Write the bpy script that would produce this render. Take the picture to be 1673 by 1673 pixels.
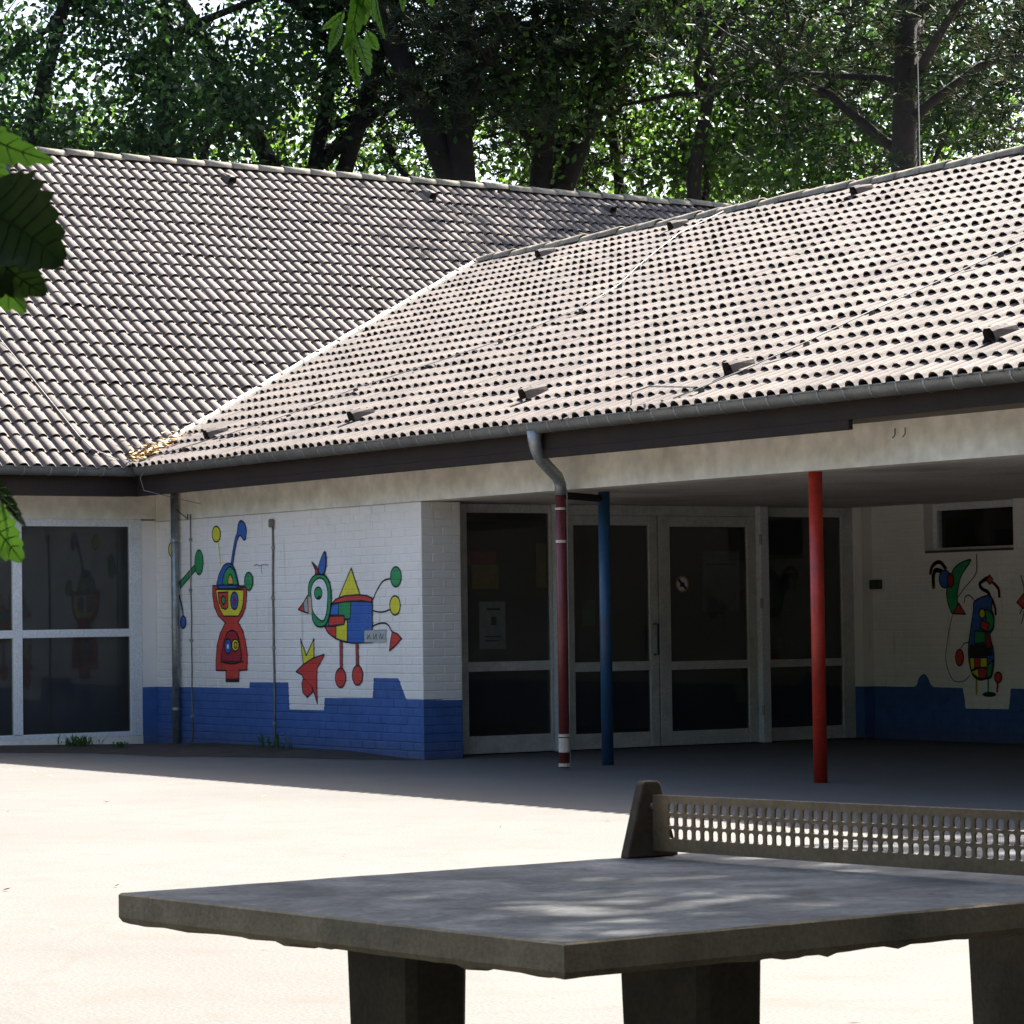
import bpy, bmesh, math, random
import numpy as np
from mathutils import Vector, Matrix

for o in list(bpy.data.objects):
    bpy.data.objects.remove(o)
scene = bpy.context.scene
COL = scene.collection

# ------------------------------------------------------------------ camera, sky, sun, exposure
cam_data = bpy.data.cameras.new('camera')
cam_data.sensor_width = 36.0
cam_data.lens = 104.746
cam_data.clip_start = 0.1
cam_data.clip_end = 2000.0
camera = bpy.data.objects.new('camera', cam_data)
COL.objects.link(camera)
fw = Vector((-0.83424, 0.55023, 0.03569)).normalized()
yaw, roll = 0.58313, -0.0141
a = math.pi - yaw
r0 = Vector((math.sin(a), -math.cos(a), 0.0))
u0 = r0.cross(fw)
rv = math.cos(roll) * r0 + math.sin(roll) * u0
uv = -math.sin(roll) * r0 + math.cos(roll) * u0
camera.matrix_world = Matrix(((rv.x, uv.x, -fw.x, 30.26798), (rv.y, uv.y, -fw.y, -14.85569), (rv.z, uv.z, -fw.z, 1.38), (0, 0, 0, 1)))
cam_data.dof.use_dof = True
cam_data.dof.focus_distance = 27.0
cam_data.dof.aperture_fstop = 48.0
scene.camera = camera

SUN = Vector((-0.13, 0.84, 1.0)).normalized()          # towards the sun
world = bpy.data.worlds.new('World')
scene.world = world
world.use_nodes = True
wn = world.node_tree.nodes
sky = wn.new('ShaderNodeTexSky')
sky.sky_type = 'NISHITA'
sky.sun_disc = False
sky.sun_elevation = math.asin(SUN.z)
sky.sun_rotation = math.atan2(SUN.x, SUN.y) % (2 * math.pi)
sky.air_density = 1.0
sky.dust_density = 4.0
wn['Background'].inputs['Strength'].default_value = 0.075
world.node_tree.links.new(sky.outputs[0], wn['Background'].inputs['Color'])
sun_data = bpy.data.lights.new('sun', 'SUN')
sun_data.energy = 5.0
sun_data.angle = math.radians(0.53)
sun_data.color = (1.0, 0.955, 0.88)
sun = bpy.data.objects.new('sun', sun_data)
sun.rotation_euler = SUN.to_track_quat('Z', 'Y').to_euler()
sun.location = (0, 20, 30)
COL.objects.link(sun)
scene.view_settings.view_transform = 'Standard'
scene.view_settings.look = 'None'
scene.view_settings.exposure = 2.6
scene.view_settings.gamma = 1.0
scene.view_settings.use_curve_mapping = False
scene.render.engine = 'CYCLES'
scene.cycles.max_bounces = 8
scene.cycles.diffuse_bounces = 4
scene.cycles.glossy_bounces = 4
scene.cycles.transparent_max_bounces = 12

# ------------------------------------------------------------------ helpers
def tag(o, label=None, cat=None, group=None, kind=None):
    if label: o['label'] = label
    if cat: o['category'] = cat
    if group: o['group'] = group
    if kind: o['kind'] = kind
    return o

def empty(name, loc=(0, 0, 0)):
    o = bpy.data.objects.new(name, None)
    o.empty_display_size = 0.3
    o.location = loc
    COL.objects.link(o)
    return o

def place(o, parent):
    COL.objects.link(o)
    if parent is not None:
        o.parent = parent
        w = parent_world(parent)
        o.matrix_parent_inverse = w.inverted()
    return o

def parent_world(o):
    m = o.matrix_basis.copy()
    if o.parent is not None:
        m = parent_world(o.parent) @ o.matrix_parent_inverse @ m
    return m

class MB:
    """collects vertices and faces, builds ONE mesh object"""
    def __init__(self):
        self.v, self.f, self.m = [], [], []
    def add(self, vs, fs, mi=0):
        b = len(self.v)
        self.v += [tuple(p) for p in vs]
        self.f += [tuple(b + i for i in f) for f in fs]
        self.m += [mi] * len(fs)
    def box(self, x0, x1, y0, y1, z0, z1, mi=0):
        vs = [(x0, y0, z0), (x1, y0, z0), (x1, y1, z0), (x0, y1, z0), (x0, y0, z1), (x1, y0, z1), (x1, y1, z1), (x0, y1, z1)]
        self.add(vs, [(0, 3, 2, 1), (4, 5, 6, 7), (0, 1, 5, 4), (1, 2, 6, 5), (2, 3, 7, 6), (3, 0, 4, 7)], mi)
        return self
    def tube(self, pts, rad, n=10, mi=0, caps=True):
        pts = [Vector(p) for p in pts]
        if not hasattr(rad, '__len__'): rad = [rad] * len(pts)
        rings = []
        up = Vector((0.31, 0.17, 0.93))
        for i, p in enumerate(pts):
            d = (pts[min(i + 1, len(pts) - 1)] - pts[max(i - 1, 0)]).normalized()
            if abs(d.dot(up)) > 0.97: up2 = Vector((0.9, 0.4, 0.05))
            else: up2 = up
            s = d.cross(up2).normalized(); t = s.cross(d).normalized()
            if i and rings:
                s = (prev_s - d * prev_s.dot(d)).normalized(); t = s.cross(d).normalized()
            prev_s = s
            rings.append([p + rad[i] * (math.cos(2 * math.pi * k / n) * s + math.sin(2 * math.pi * k / n) * t) for k in range(n)])
        vs = [q for r in rings for q in r]
        fs = []
        for i in range(len(pts) - 1):
            for k in range(n):
                fs.append((i * n + k, i * n + (k + 1) % n, (i + 1) * n + (k + 1) % n, (i + 1) * n + k))
        if caps:
            fs.append(tuple(range(n - 1, -1, -1)))
            fs.append(tuple((len(pts) - 1) * n + k for k in range(n)))
        self.add(vs, fs, mi)
        return self
    def mesh(self, name, mats, smooth=False):
        me = bpy.data.meshes.new(name)
        me.from_pydata(self.v, [], self.f)
        if not isinstance(mats, (list, tuple)): mats = [mats]
        for m in mats: me.materials.append(m)
        if len(mats) > 1: me.polygons.foreach_set('material_index', self.m)
        if smooth: me.polygons.foreach_set('use_smooth', [True] * len(self.f))
        me.update()
        return me
    def build(self, name, mats, parent=None, smooth=False, recalc=True, bevel=0.0):
        me = self.mesh(name, mats, smooth)
        if recalc or bevel:
            bm = bmesh.new(); bm.from_mesh(me)
            bmesh.ops.recalc_face_normals(bm, faces=bm.faces)
            if bevel:
                bmesh.ops.bevel(bm, geom=[e for e in bm.edges if len(e.link_faces) == 2 and e.calc_face_angle(0) > 0.5], offset=bevel, segments=1, affect='EDGES')
            bm.to_mesh(me); bm.free()
        return place(bpy.data.objects.new(name, me), parent)

def smooth_angle(o, deg=40):
    me = o.data
    me.polygons.foreach_set('use_smooth', [True] * len(me.polygons))
    try: me.set_sharp_from_angle(angle=math.radians(deg))
    except Exception: pass
    return o

# ------------------------------------------------------------------ materials
def new_mat(name):
    m = bpy.data.materials.new(name); m.use_nodes = True
    return m, m.node_tree.nodes, m.node_tree.links, m.node_tree.nodes['Principled BSDF']

def noise(nt, scale, detail=4, rough=0.55, coord=None, dist=0.0):
    n = nt.nodes.new('ShaderNodeTexNoise')
    n.inputs['Scale'].default_value = scale; n.inputs['Detail'].default_value = detail
    n.inputs['Roughness'].default_value = rough; n.inputs['Distortion'].default_value = dist
    if coord is None:
        g = nt.nodes.new('ShaderNodeNewGeometry'); coord = g.outputs['Position']
    nt.links.new(coord, n.inputs['Vector'])
    return n

def ramp(nt, src, stops, interp='LINEAR'):
    r = nt.nodes.new('ShaderNodeValToRGB'); cr = r.color_ramp; cr.interpolation = interp
    while len(cr.elements) < len(stops): cr.elements.new(0.5)
    for e, (p, c) in zip(cr.elements, stops):
        e.position = p; e.color = (*c, 1) if hasattr(c, '__len__') else (c, c, c, 1)
    nt.links.new(src, r.inputs[0])
    return r

def mix(nt, a, b, fac, blend='MIX'):
    n = nt.nodes.new('ShaderNodeMix'); n.data_type = 'RGBA'; n.blend_type = blend
    for k, v in ((0, fac), (6, a), (7, b)):
        s = n.inputs[k]
        if hasattr(v, 'is_output') or hasattr(v, 'links'): nt.links.new(v, s)
        elif hasattr(v, '__len__'): s.default_value = (*v[:3], 1)
        else: s.default_value = v if k == 0 else (v, v, v, 1)
    return n.outputs[2]

def math_node(nt, op, a, b=None):
    n = nt.nodes.new('ShaderNodeMath'); n.operation = op
    for s, v in zip(n.inputs, (a, b)):
        if v is None: continue
        if hasattr(v, 'links'): nt.links.new(v, s)
        else: s.default_value = v
    return n.outputs[0]

def bump(nt, bsdf, src, strength, dist=0.01):
    b = nt.nodes.new('ShaderNodeBump'); b.inputs['Strength'].default_value = strength; b.inputs['Distance'].default_value = dist
    nt.links.new(src, b.inputs['Height']); nt.links.new(b.outputs[0], bsdf.inputs['Normal'])

def speckled(name, base, var=0.25, scale=6.0, rough=0.8, fine=60.0, bump_s=0.3, bump_d=0.004, metallic=0.0, dirt=None, dirt_scale=1.2, dirt_amt=0.5):
    m, n, l, p = new_mat(name); nt = m.node_tree
    n1 = noise(nt, scale); n2 = noise(nt, fine, 3)
    lo = tuple(c * (1 - var) for c in base); hi = tuple(min(1, c * (1 + var)) for c in base)
    c = ramp(nt, n1.outputs[0], [(0.3, lo), (0.7, hi)]).outputs[0]
    f = ramp(nt, n2.outputs[0], [(0.3, 0.82), (0.7, 1.12)]).outputs[0]
    c = mix(nt, c, f, 1.0, 'MULTIPLY')
    if dirt is not None:
        n3 = noise(nt, dirt_scale, 6, 0.65)
        c = mix(nt, c, dirt, ramp(nt, n3.outputs[0], [(0.5, 0.0), (0.72, dirt_amt)]).outputs[0])
    l.new(c, p.inputs['Base Color']); p.inputs['Roughness'].default_value = rough; p.inputs['Metallic'].default_value = metallic
    if bump_s: bump(nt, p, n2.outputs[0], bump_s, bump_d)
    return m

WHITE = (0.86, 0.815, 0.765)
BLUE = (0.045, 0.115, 0.33)
def wall_paint(name, axis=None, stops=None, lo=0.0, hi=1.0):
    """white paint above, blue paint below an outline given as (coordinate, height) stops"""
    m, n, l, p = new_mat(name); nt = m.node_tree
    n1 = noise(nt, 1.3, 6, 0.65); n2 = noise(nt, 26, 4); n3 = noise(nt, 5.0, 5, 0.6)
    white = ramp(nt, n1.outputs[0], [(0.3, tuple(c * 0.9 for c in WHITE)), (0.65, WHITE)]).outputs[0]
    g = nt.nodes.new('ShaderNodeNewGeometry'); s = nt.nodes.new('ShaderNodeSeparateXYZ'); l.new(g.outputs['Position'], s.inputs[0])
    # grime drips: noise stretched along the height
    mp = nt.nodes.new('ShaderNodeMapping'); mp.inputs['Scale'].default_value = (9, 9, 1.1); l.new(g.outputs['Position'], mp.inputs['Vector'])
    n4 = noise(nt, 1.0, 5, 0.6, mp.outputs[0])
    white = mix(nt, white, (0.30, 0.27, 0.23), ramp(nt, n4.outputs[0], [(0.60, 0.0), (0.80, 0.55)]).outputs[0])
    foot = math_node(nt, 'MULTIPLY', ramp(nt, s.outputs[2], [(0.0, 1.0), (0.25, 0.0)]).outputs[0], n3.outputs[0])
    if stops:
        x = math_node(nt, 'DIVIDE', math_node(nt, 'SUBTRACT', s.outputs[axis], lo), hi - lo)
        r = ramp(nt, x, [((q - lo) / (hi - lo), h) for q, h in stops])
        wob = math_node(nt, 'MULTIPLY', math_node(nt, 'SUBTRACT', n2.outputs[0], 0.5), 0.008)
        mask = math_node(nt, 'LESS_THAN', math_node(nt, 'ADD', s.outputs[2], wob), r.outputs[0])
        blue = ramp(nt, n3.outputs[0], [(0.3, tuple(c * 0.82 for c in BLUE)), (0.7, tuple(c * 1.1 for c in BLUE))]).outputs[0]
        col = mix(nt, white, blue, mask)
    else:
        col = white
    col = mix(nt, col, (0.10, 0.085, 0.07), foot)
    l.new(col, p.inputs['Base Color']); p.inputs['Roughness'].default_value = 0.62
    bump(nt, p, n2.outputs[0], 0.35, 0.004)
    return m

def paint_mat(name, c):
    m, n, l, p = new_mat(name); nt = m.node_tree
    n1 = noise(nt, 9, 5, 0.6)
    col = ramp(nt, n1.outputs[0], [(0.3, tuple(k * 0.86 for k in c)), (0.7, tuple(min(1, k * 1.08) for k in c))]).outputs[0]
    n2 = noise(nt, 34, 5, 0.7); n3 = noise(nt, 2.6, 4, 0.6)
    w = math_node(nt, 'MULTIPLY', ramp(nt, n2.outputs[0], [(0.60, 0.0), (0.70, 1.0)]).outputs[0], ramp(nt, n3.outputs[0], [(0.42, 0.0), (0.62, 0.8)]).outputs[0])
    col = mix(nt, col, (0.55, 0.52, 0.48), w)
    col = mix(nt, col, (0.08, 0.07, 0.06), ramp(nt, noise(nt, 3.4, 5, 0.65).outputs[0], [(0.58, 0.0), (0.8, 0.35)]).outputs[0])
    l.new(col, p.inputs['Base Color']); p.inputs['Roughness'].default_value = 0.6
    # brick joints telegraph through the paint layer
    g = nt.nodes.new('ShaderNodeNewGeometry'); s = nt.nodes.new('ShaderNodeSeparateXYZ'); l.new(g.outputs['Position'], s.inputs[0])
    z = math_node(nt, 'FRACT', math_node(nt, 'DIVIDE', s.outputs[2], COURSE))
    j = ramp(nt, z, [(0.0, 0.0), (0.06, 1.0), (0.86, 1.0), (0.93, 0.0)]).outputs[0]
    bump(nt, p, j, 0.6, 0.006)
    return m
COURSE = 0.085

def leaf_mat(name, lo, hi, trans=0.5, scale=0.6, gloss=0.25, warm=None):
    m, n, l, p = new_mat(name); nt = m.node_tree
    n1 = noise(nt, scale, 3); n2 = noise(nt, scale * 9, 2)
    f = math_node(nt, 'ADD', math_node(nt, 'MULTIPLY', n1.outputs[0], 0.55), math_node(nt, 'MULTIPLY', n2.outputs[0], 0.45))
    c = ramp(nt, f, [(0.34, lo), (0.66, hi)]).outputs[0]
    if warm: c = mix(nt, c, warm, ramp(nt, noise(nt, scale * 2.3, 3).outputs[0], [(0.58, 0.0), (0.70, 0.85)]).outputs[0])
    l.new(c, p.inputs['Base Color']); p.inputs['Roughness'].default_value = 0.5
    p.inputs['Specular IOR Level'].default_value = gloss
    t = nt.nodes.new('ShaderNodeBsdfTranslucent')
    l.new(mix(nt, c, (1.55, 1.6, 0.85), 1.0, 'MULTIPLY'), t.inputs['Color'])
    mx = nt.nodes.new('ShaderNodeMixShader'); mx.inputs[0].default_value = trans
    out = [k for k in nt.nodes if k.type == 'OUTPUT_MATERIAL'][0]
    l.new(p.outputs[0], mx.inputs[1]); l.new(t.outputs[0], mx.inputs[2]); l.new(mx.outputs[0], out.inputs['Surface'])
    return m

def glass_mat(name, tint=(0.75, 0.78, 0.78)):
    m, n, l, p = new_mat(name); nt = m.node_tree
    nt.nodes.remove(p)
    tr = nt.nodes.new('ShaderNodeBsdfTransparent'); tr.inputs[0].default_value = (*tint, 1)
    gl = nt.nodes.new('ShaderNodeBsdfGlossy'); gl.inputs['Roughness'].default_value = 0.015; gl.inputs[0].default_value = (0.95, 0.95, 0.95, 1)
    fr = nt.nodes.new('ShaderNodeFresnel'); fr.inputs[0].default_value = 1.42
    mx = nt.nodes.new('ShaderNodeMixShader'); out = [k for k in nt.nodes if k.type == 'OUTPUT_MATERIAL'][0]
    df = nt.nodes.new('ShaderNodeBsdfDiffuse'); df.inputs[0].default_value = (0.42, 0.40, 0.37, 1)
    dust = nt.nodes.new('ShaderNodeMixShader'); dn = noise(nt, 1.7, 5, 0.65)
    l.new(ramp(nt, dn.outputs[0], [(0.3, 0.035), (0.7, 0.09)]).outputs[0], dust.inputs[0]); l.new(tr.outputs[0], dust.inputs[1]); l.new(df.outputs[0], dust.inputs[2])
    l.new(fr.outputs[0], mx.inputs[0]); l.new(dust.outputs[0], mx.inputs[1]); l.new(gl.outputs[0], mx.inputs[2]); l.new(mx.outputs[0], out.inputs['Surface'])
    return m

M = {}
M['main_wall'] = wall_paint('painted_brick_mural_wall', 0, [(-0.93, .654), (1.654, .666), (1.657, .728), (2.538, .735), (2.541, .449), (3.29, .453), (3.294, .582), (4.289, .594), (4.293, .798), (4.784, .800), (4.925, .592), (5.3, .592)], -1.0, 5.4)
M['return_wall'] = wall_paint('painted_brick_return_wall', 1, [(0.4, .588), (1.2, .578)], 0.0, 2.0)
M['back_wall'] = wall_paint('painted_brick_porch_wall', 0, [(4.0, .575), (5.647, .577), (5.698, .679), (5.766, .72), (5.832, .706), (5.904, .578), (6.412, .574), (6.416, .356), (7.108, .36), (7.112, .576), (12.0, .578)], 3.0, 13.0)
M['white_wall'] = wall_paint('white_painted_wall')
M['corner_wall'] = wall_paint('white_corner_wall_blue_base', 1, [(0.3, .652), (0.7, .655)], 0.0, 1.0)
M['beam'] = speckled('beige_painted_concrete', (0.80, 0.74, 0.64), 0.05, 1.2, 0.8, 6, 0.05, 0.003, dirt=(0.42, 0.33, 0.24), dirt_scale=1.6, dirt_amt=0.35)
M['ceiling'] = speckled('white_porch_ceiling', (0.66, 0.59, 0.51), 0.12, 1.0, 0.85, 30, 0.1, dirt=(0.28, 0.22, 0.17), dirt_scale=0.9, dirt_amt=0.6)
M['frame'] = speckled('white_lacquered_frame', (0.72, 0.73, 0.73), 0.04, 4, 0.35, 40, 0.04, dirt=(0.35, 0.33, 0.30), dirt_scale=5, dirt_amt=0.15)
M['frame_dull'] = speckled('grey_door_frame', (0.58, 0.57, 0.53), 0.06, 4, 0.45, 40, 0.05, dirt=(0.2, 0.19, 0.17), dirt_scale=5, dirt_amt=0.4)
M['glass'] = glass_mat('window_glass')
M['fascia'] = speckled('dark_brown_fascia_board', (0.022, 0.013, 0.009), 0.25, 3, 0.9, 30, 0.2)
M['soffit'] = speckled('brown_soffit_board', (0.10, 0.070, 0.045), 0.2, 3, 0.7, 30, 0.2)
M['zinc'] = speckled('weathered_zinc', (0.34, 0.35, 0.35), 0.2, 5, 0.45, 50, 0.1, metallic=0.55)
M['zinc_dark'] = speckled('dark_zinc_gutter', (0.19, 0.19, 0.18), 0.2, 5, 0.45, 50, 0.1, metallic=0.45)
M['galvanised'] = speckled('galvanised_pipe', (0.30, 0.32, 0.31), 0.25, 12, 0.4, 70, 0.1, metallic=0.6)
M['red_pipe'] = speckled('dark_red_pipe_paint', (0.17, 0.028, 0.025), 0.2, 6, 0.4, 40, 0.1, dirt=(0.08, 0.03, 0.03))
M['red_post'] = speckled('red_gloss_paint', (0.50, 0.034, 0.016), 0.12, 4, 0.38, 40, 0.1, dirt=(0.20, 0.03, 0.025), dirt_scale=5, dirt_amt=0.8)
M['blue_post'] = speckled('blue_gloss_paint', (0.020, 0.080, 0.17), 0.15, 4, 0.38, 40, 0.1, dirt=(0.05, 0.05, 0.10), dirt_scale=5, dirt_amt=0.8)
M['pale_band'] = speckled('worn_pale_band', (0.62, 0.52, 0.42), 0.15, 20, 0.6)
M['dark_metal'] = speckled('dark_metal', (0.03, 0.03, 0.03), 0.2, 8, 0.45)
M['cable'] = speckled('grey_brown_cable', (0.20, 0.17, 0.14), 0.3, 14, 0.7)
M['wire'] = speckled('bright_wire', (0.26, 0.25, 0.23), 0.1, 8, 0.4, metallic=0.3)
M['flashing'] = speckled('pale_valley_metal', (0.25, 0.24, 0.22), 0.12, 4, 0.5, 40, 0.1, metallic=0.2, dirt=(0.2, 0.17, 0.1), dirt_scale=3, dirt_amt=0.6)
M['deck'] = speckled('roof_underlay', (0.03, 0.026, 0.024), 0.2, 4, 0.9)
M['room'] = speckled('interior_wall', (0.22, 0.20, 0.17), 0.1, 2, 0.8)
M['room_dark'] = speckled('interior_floor', (0.05, 0.045, 0.04), 0.1, 2, 0.5)
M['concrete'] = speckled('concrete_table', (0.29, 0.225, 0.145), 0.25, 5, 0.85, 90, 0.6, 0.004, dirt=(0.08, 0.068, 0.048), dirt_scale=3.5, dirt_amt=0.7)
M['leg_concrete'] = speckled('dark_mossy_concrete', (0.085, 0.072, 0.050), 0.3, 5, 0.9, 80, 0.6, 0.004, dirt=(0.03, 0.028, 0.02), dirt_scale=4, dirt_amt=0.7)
M['post_metal'] = speckled('dark_net_post', (0.085, 0.055, 0.034), 0.25, 9, 0.9, 60, 0.2)
M['rust_net'] = speckled('net_plate_metal', (0.25, 0.172, 0.105), 0.2, 10, 0.5, 80, 0.2, 0.002, metallic=0.25, dirt=(0.13, 0.10, 0.06), dirt_scale=9, dirt_amt=0.6)
M['paper'] = speckled('white_paper', (0.7, 0.7, 0.7), 0.03, 5, 0.7, 20, 0)
M['paper_yellow'] = speckled('yellow_poster', (0.62, 0.42, 0.03), 0.2, 8, 0.6, 20, 0)
M['paper_red'] = speckled('red_poster', (0.55, 0.05, 0.03), 0.2, 8, 0.6, 20, 0)
M['paper_green'] = speckled('pale_green_poster', (0.28, 0.33, 0.24), 0.2, 8, 0.6, 20, 0)
M['ink'] = speckled('black_ink', (0.02, 0.02, 0.02), 0.1, 8, 0.6, 20, 0)
M['sign_red'] = speckled('sign_red', (0.42, 0.22, 0.20), 0.1, 8, 0.5, 20, 0)
M['bark'] = speckled('tree_bark', (0.013, 0.010, 0.009), 0.35, 3, 0.97, 25, 0.9, 0.02)
M['bark_pine'] = speckled('pine_bark', (0.065, 0.042, 0.03), 0.35, 3, 0.95, 25, 0.9, 0.02)
M['soil'] = speckled('bare_soil', (0.034, 0.025, 0.017), 0.35, 5, 0.95, 60, 0.9, 0.02)
M['dry'] = speckled('dry_leaves', (0.36, 0.24, 0.10), 0.35, 30, 0.8, 60, 0.3)
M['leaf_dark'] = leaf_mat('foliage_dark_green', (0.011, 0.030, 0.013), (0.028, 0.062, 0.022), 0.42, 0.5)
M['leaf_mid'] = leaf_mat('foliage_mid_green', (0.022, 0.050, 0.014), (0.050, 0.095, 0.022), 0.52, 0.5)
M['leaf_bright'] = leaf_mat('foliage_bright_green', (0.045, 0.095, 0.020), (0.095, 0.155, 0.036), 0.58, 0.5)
M['needle'] = leaf_mat('pine_needles', (0.013, 0.022, 0.013), (0.030, 0.042, 0.024), 0.12, 0.7, 0.05, warm=(0.085, 0.068, 0.045))
M['leaf_near'] = leaf_mat('near_leaf_green', (0.050, 0.120, 0.018), (0.075, 0.165, 0.026), 0.5, 14.0, 0.35)
M['leaf_near_shaded'] = leaf_mat('near_leaf_shade_green', (0.010, 0.022, 0.006), (0.022, 0.045, 0.010), 0.25, 14.0, 0.3)  # darker twin of the near leaf: shade on these blades put into the colour
M['weed'] = leaf_mat('weed_green', (0.03, 0.08, 0.015), (0.06, 0.13, 0.03), 0.4, 6)

def tile_mat():
    m, n, l, p = new_mat('weathered_concrete_tile'); nt = m.node_tree
    n1 = noise(nt, 0.45, 5, 0.6); n2 = noise(nt, 3.2, 4, 0.6); n3 = noise(nt, 28, 4); n4 = noise(nt, 9.0, 5, 0.65); n5 = noise(nt, 1.1, 6, 0.7, dist=0.8); n6 = noise(nt, 4.5, 5, 0.7)
    c = ramp(nt, n1.outputs[0], [(0.3, (0.078, 0.063, 0.056)), (0.7, (0.100, 0.081, 0.070))]).outputs[0]
    c = mix(nt, c, ramp(nt, n2.outputs[0], [(0.28, 0.80), (0.72, 1.16)]).outputs[0], 1.0, 'MULTIPLY')
    c = mix(nt, c, ramp(nt, n3.outputs[0], [(0.3, 0.80), (0.7, 1.16)]).outputs[0], 1.0, 'MULTIPLY')
    c = mix(nt, c, (0.062, 0.055, 0.043), ramp(nt, n5.outputs[0], [(0.52, 0.0), (0.70, 0.55)]).outputs[0])
    c = mix(nt, c, (0.20, 0.185, 0.145), ramp(nt, n4.outputs[0], [(0.64, 0.0), (0.72, 0.7)]).outputs[0])
    c = mix(nt, c, (0.036, 0.034, 0.022), ramp(nt, n6.outputs[0], [(0.66, 0.0), (0.74, 0.6)]).outputs[0])
    oi = nt.nodes.new('ShaderNodeAttribute'); oi.attribute_name = 'tint'
    l.new(mix(nt, c, ramp(nt, oi.outputs['Fac'], [(0.0, 0.78), (1.0, 1.18)]).outputs[0], 1.0, 'MULTIPLY'), p.inputs['Base Color'])
    p.inputs['Roughness'].default_value = 0.88
    bump(nt, p, n3.outputs[0], 0.4, 0.005)
    return m
M['tile'] = tile_mat()
M['ridge'] = speckled('lichened_ridge_tile', (0.20, 0.17, 0.13), 0.2, 3, 0.9, 30, 0.5, 0.006, dirt=(0.36, 0.34, 0.22), dirt_scale=6, dirt_amt=0.7)

def ground_mat():
    m, n, l, p = new_mat('worn_asphalt_yard'); nt = m.node_tree
    n1 = noise(nt, 0.35, 5, 0.6); n2 = noise(nt, 60, 4); n3 = noise(nt, 2.4, 6, 0.7); n5 = noise(nt, 0.9, 3, 0.5, dist=1.0); n6 = noise(nt, 14, 5, 0.7)
    c = ramp(nt, n1.outputs[0], [(0.3, (0.088, 0.084, 0.078)), (0.7, (0.104, 0.099, 0.092))]).outputs[0]
    c = mix(nt, c, ramp(nt, n2.outputs[0], [(0.3, 0.74), (0.7, 1.18)]).outputs[0], 1.0, 'MULTIPLY')
    c = mix(nt, c, (0.086, 0.074, 0.063), ramp(nt, n3.outputs[0], [(0.50, 0.0), (0.70, 0.7)]).outputs[0])
    c = mix(nt, c, (0.050, 0.036, 0.030), ramp(nt, n6.outputs[0], [(0.66, 0.0), (0.72, 0.8)]).outputs[0])
    g = nt.nodes.new('ShaderNodeNewGeometry'); mv = nt.nodes.new('ShaderNodeVectorMath'); mv.operation = 'ADD'
    l.new(g.outputs['Position'], mv.inputs[0]); l.new(n5.outputs[1], mv.inputs[1])
    v = nt.nodes.new('ShaderNodeTexVoronoi'); v.feature = 'DISTANCE_TO_EDGE'; v.inputs['Scale'].default_value = 0.16
    l.new(mv.outputs[0], v.inputs['Vector'])
    c = mix(nt, c, (0.05, 0.04, 0.034), ramp(nt, v.outputs['Distance'], [(0.0, 0.12), (0.005, 0.0)]).outputs[0])
    l.new(c, p.inputs['Base Color']); p.inputs['Roughness'].default_value = 0.92; p.inputs['Specular IOR Level'].default_value = 0.2
    bump(nt, p, n2.outputs[0], 0.4, 0.006)
    return m
M['ground'] = ground_mat()

def tabletop_mat():
    m, n, l, p = new_mat('worn_grey_playing_surface'); nt = m.node_tree
    n1 = noise(nt, 2.2, 6, 0.65, dist=0.6); n2 = noise(nt, 55, 4); n3 = noise(nt, 6, 6, 0.7); n4 = noise(nt, 24, 4, 0.7)
    c = ramp(nt, n1.outputs[0], [(0.36, (0.055, 0.056, 0.056)), (0.5, (0.115, 0.115, 0.113)), (0.64, (0.190, 0.187, 0.178))]).outputs[0]
    c = mix(nt, c, ramp(nt, n2.outputs[0], [(0.3, 0.75), (0.7, 1.18)]).outputs[0], 1.0, 'MULTIPLY')
    c = mix(nt, c, (0.048, 0.045, 0.040), ramp(nt, n3.outputs[0], [(0.52, 0.0), (0.68, 0.75)]).outputs[0])
    c = mix(nt, c, (0.03, 0.028, 0.024), ramp(nt, n4.outputs[0], [(0.66, 0.0), (0.72, 0.8)]).outputs[0])
    l.new(c, p.inputs['Base Color']); p.inputs['Roughness'].default_value = 0.85; p.inputs['Specular IOR Level'].default_value = 0.12
    bump(nt, p, n2.outputs[0], 0.35, 0.003)
    return m
M['tabletop'] = tabletop_mat()
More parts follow.
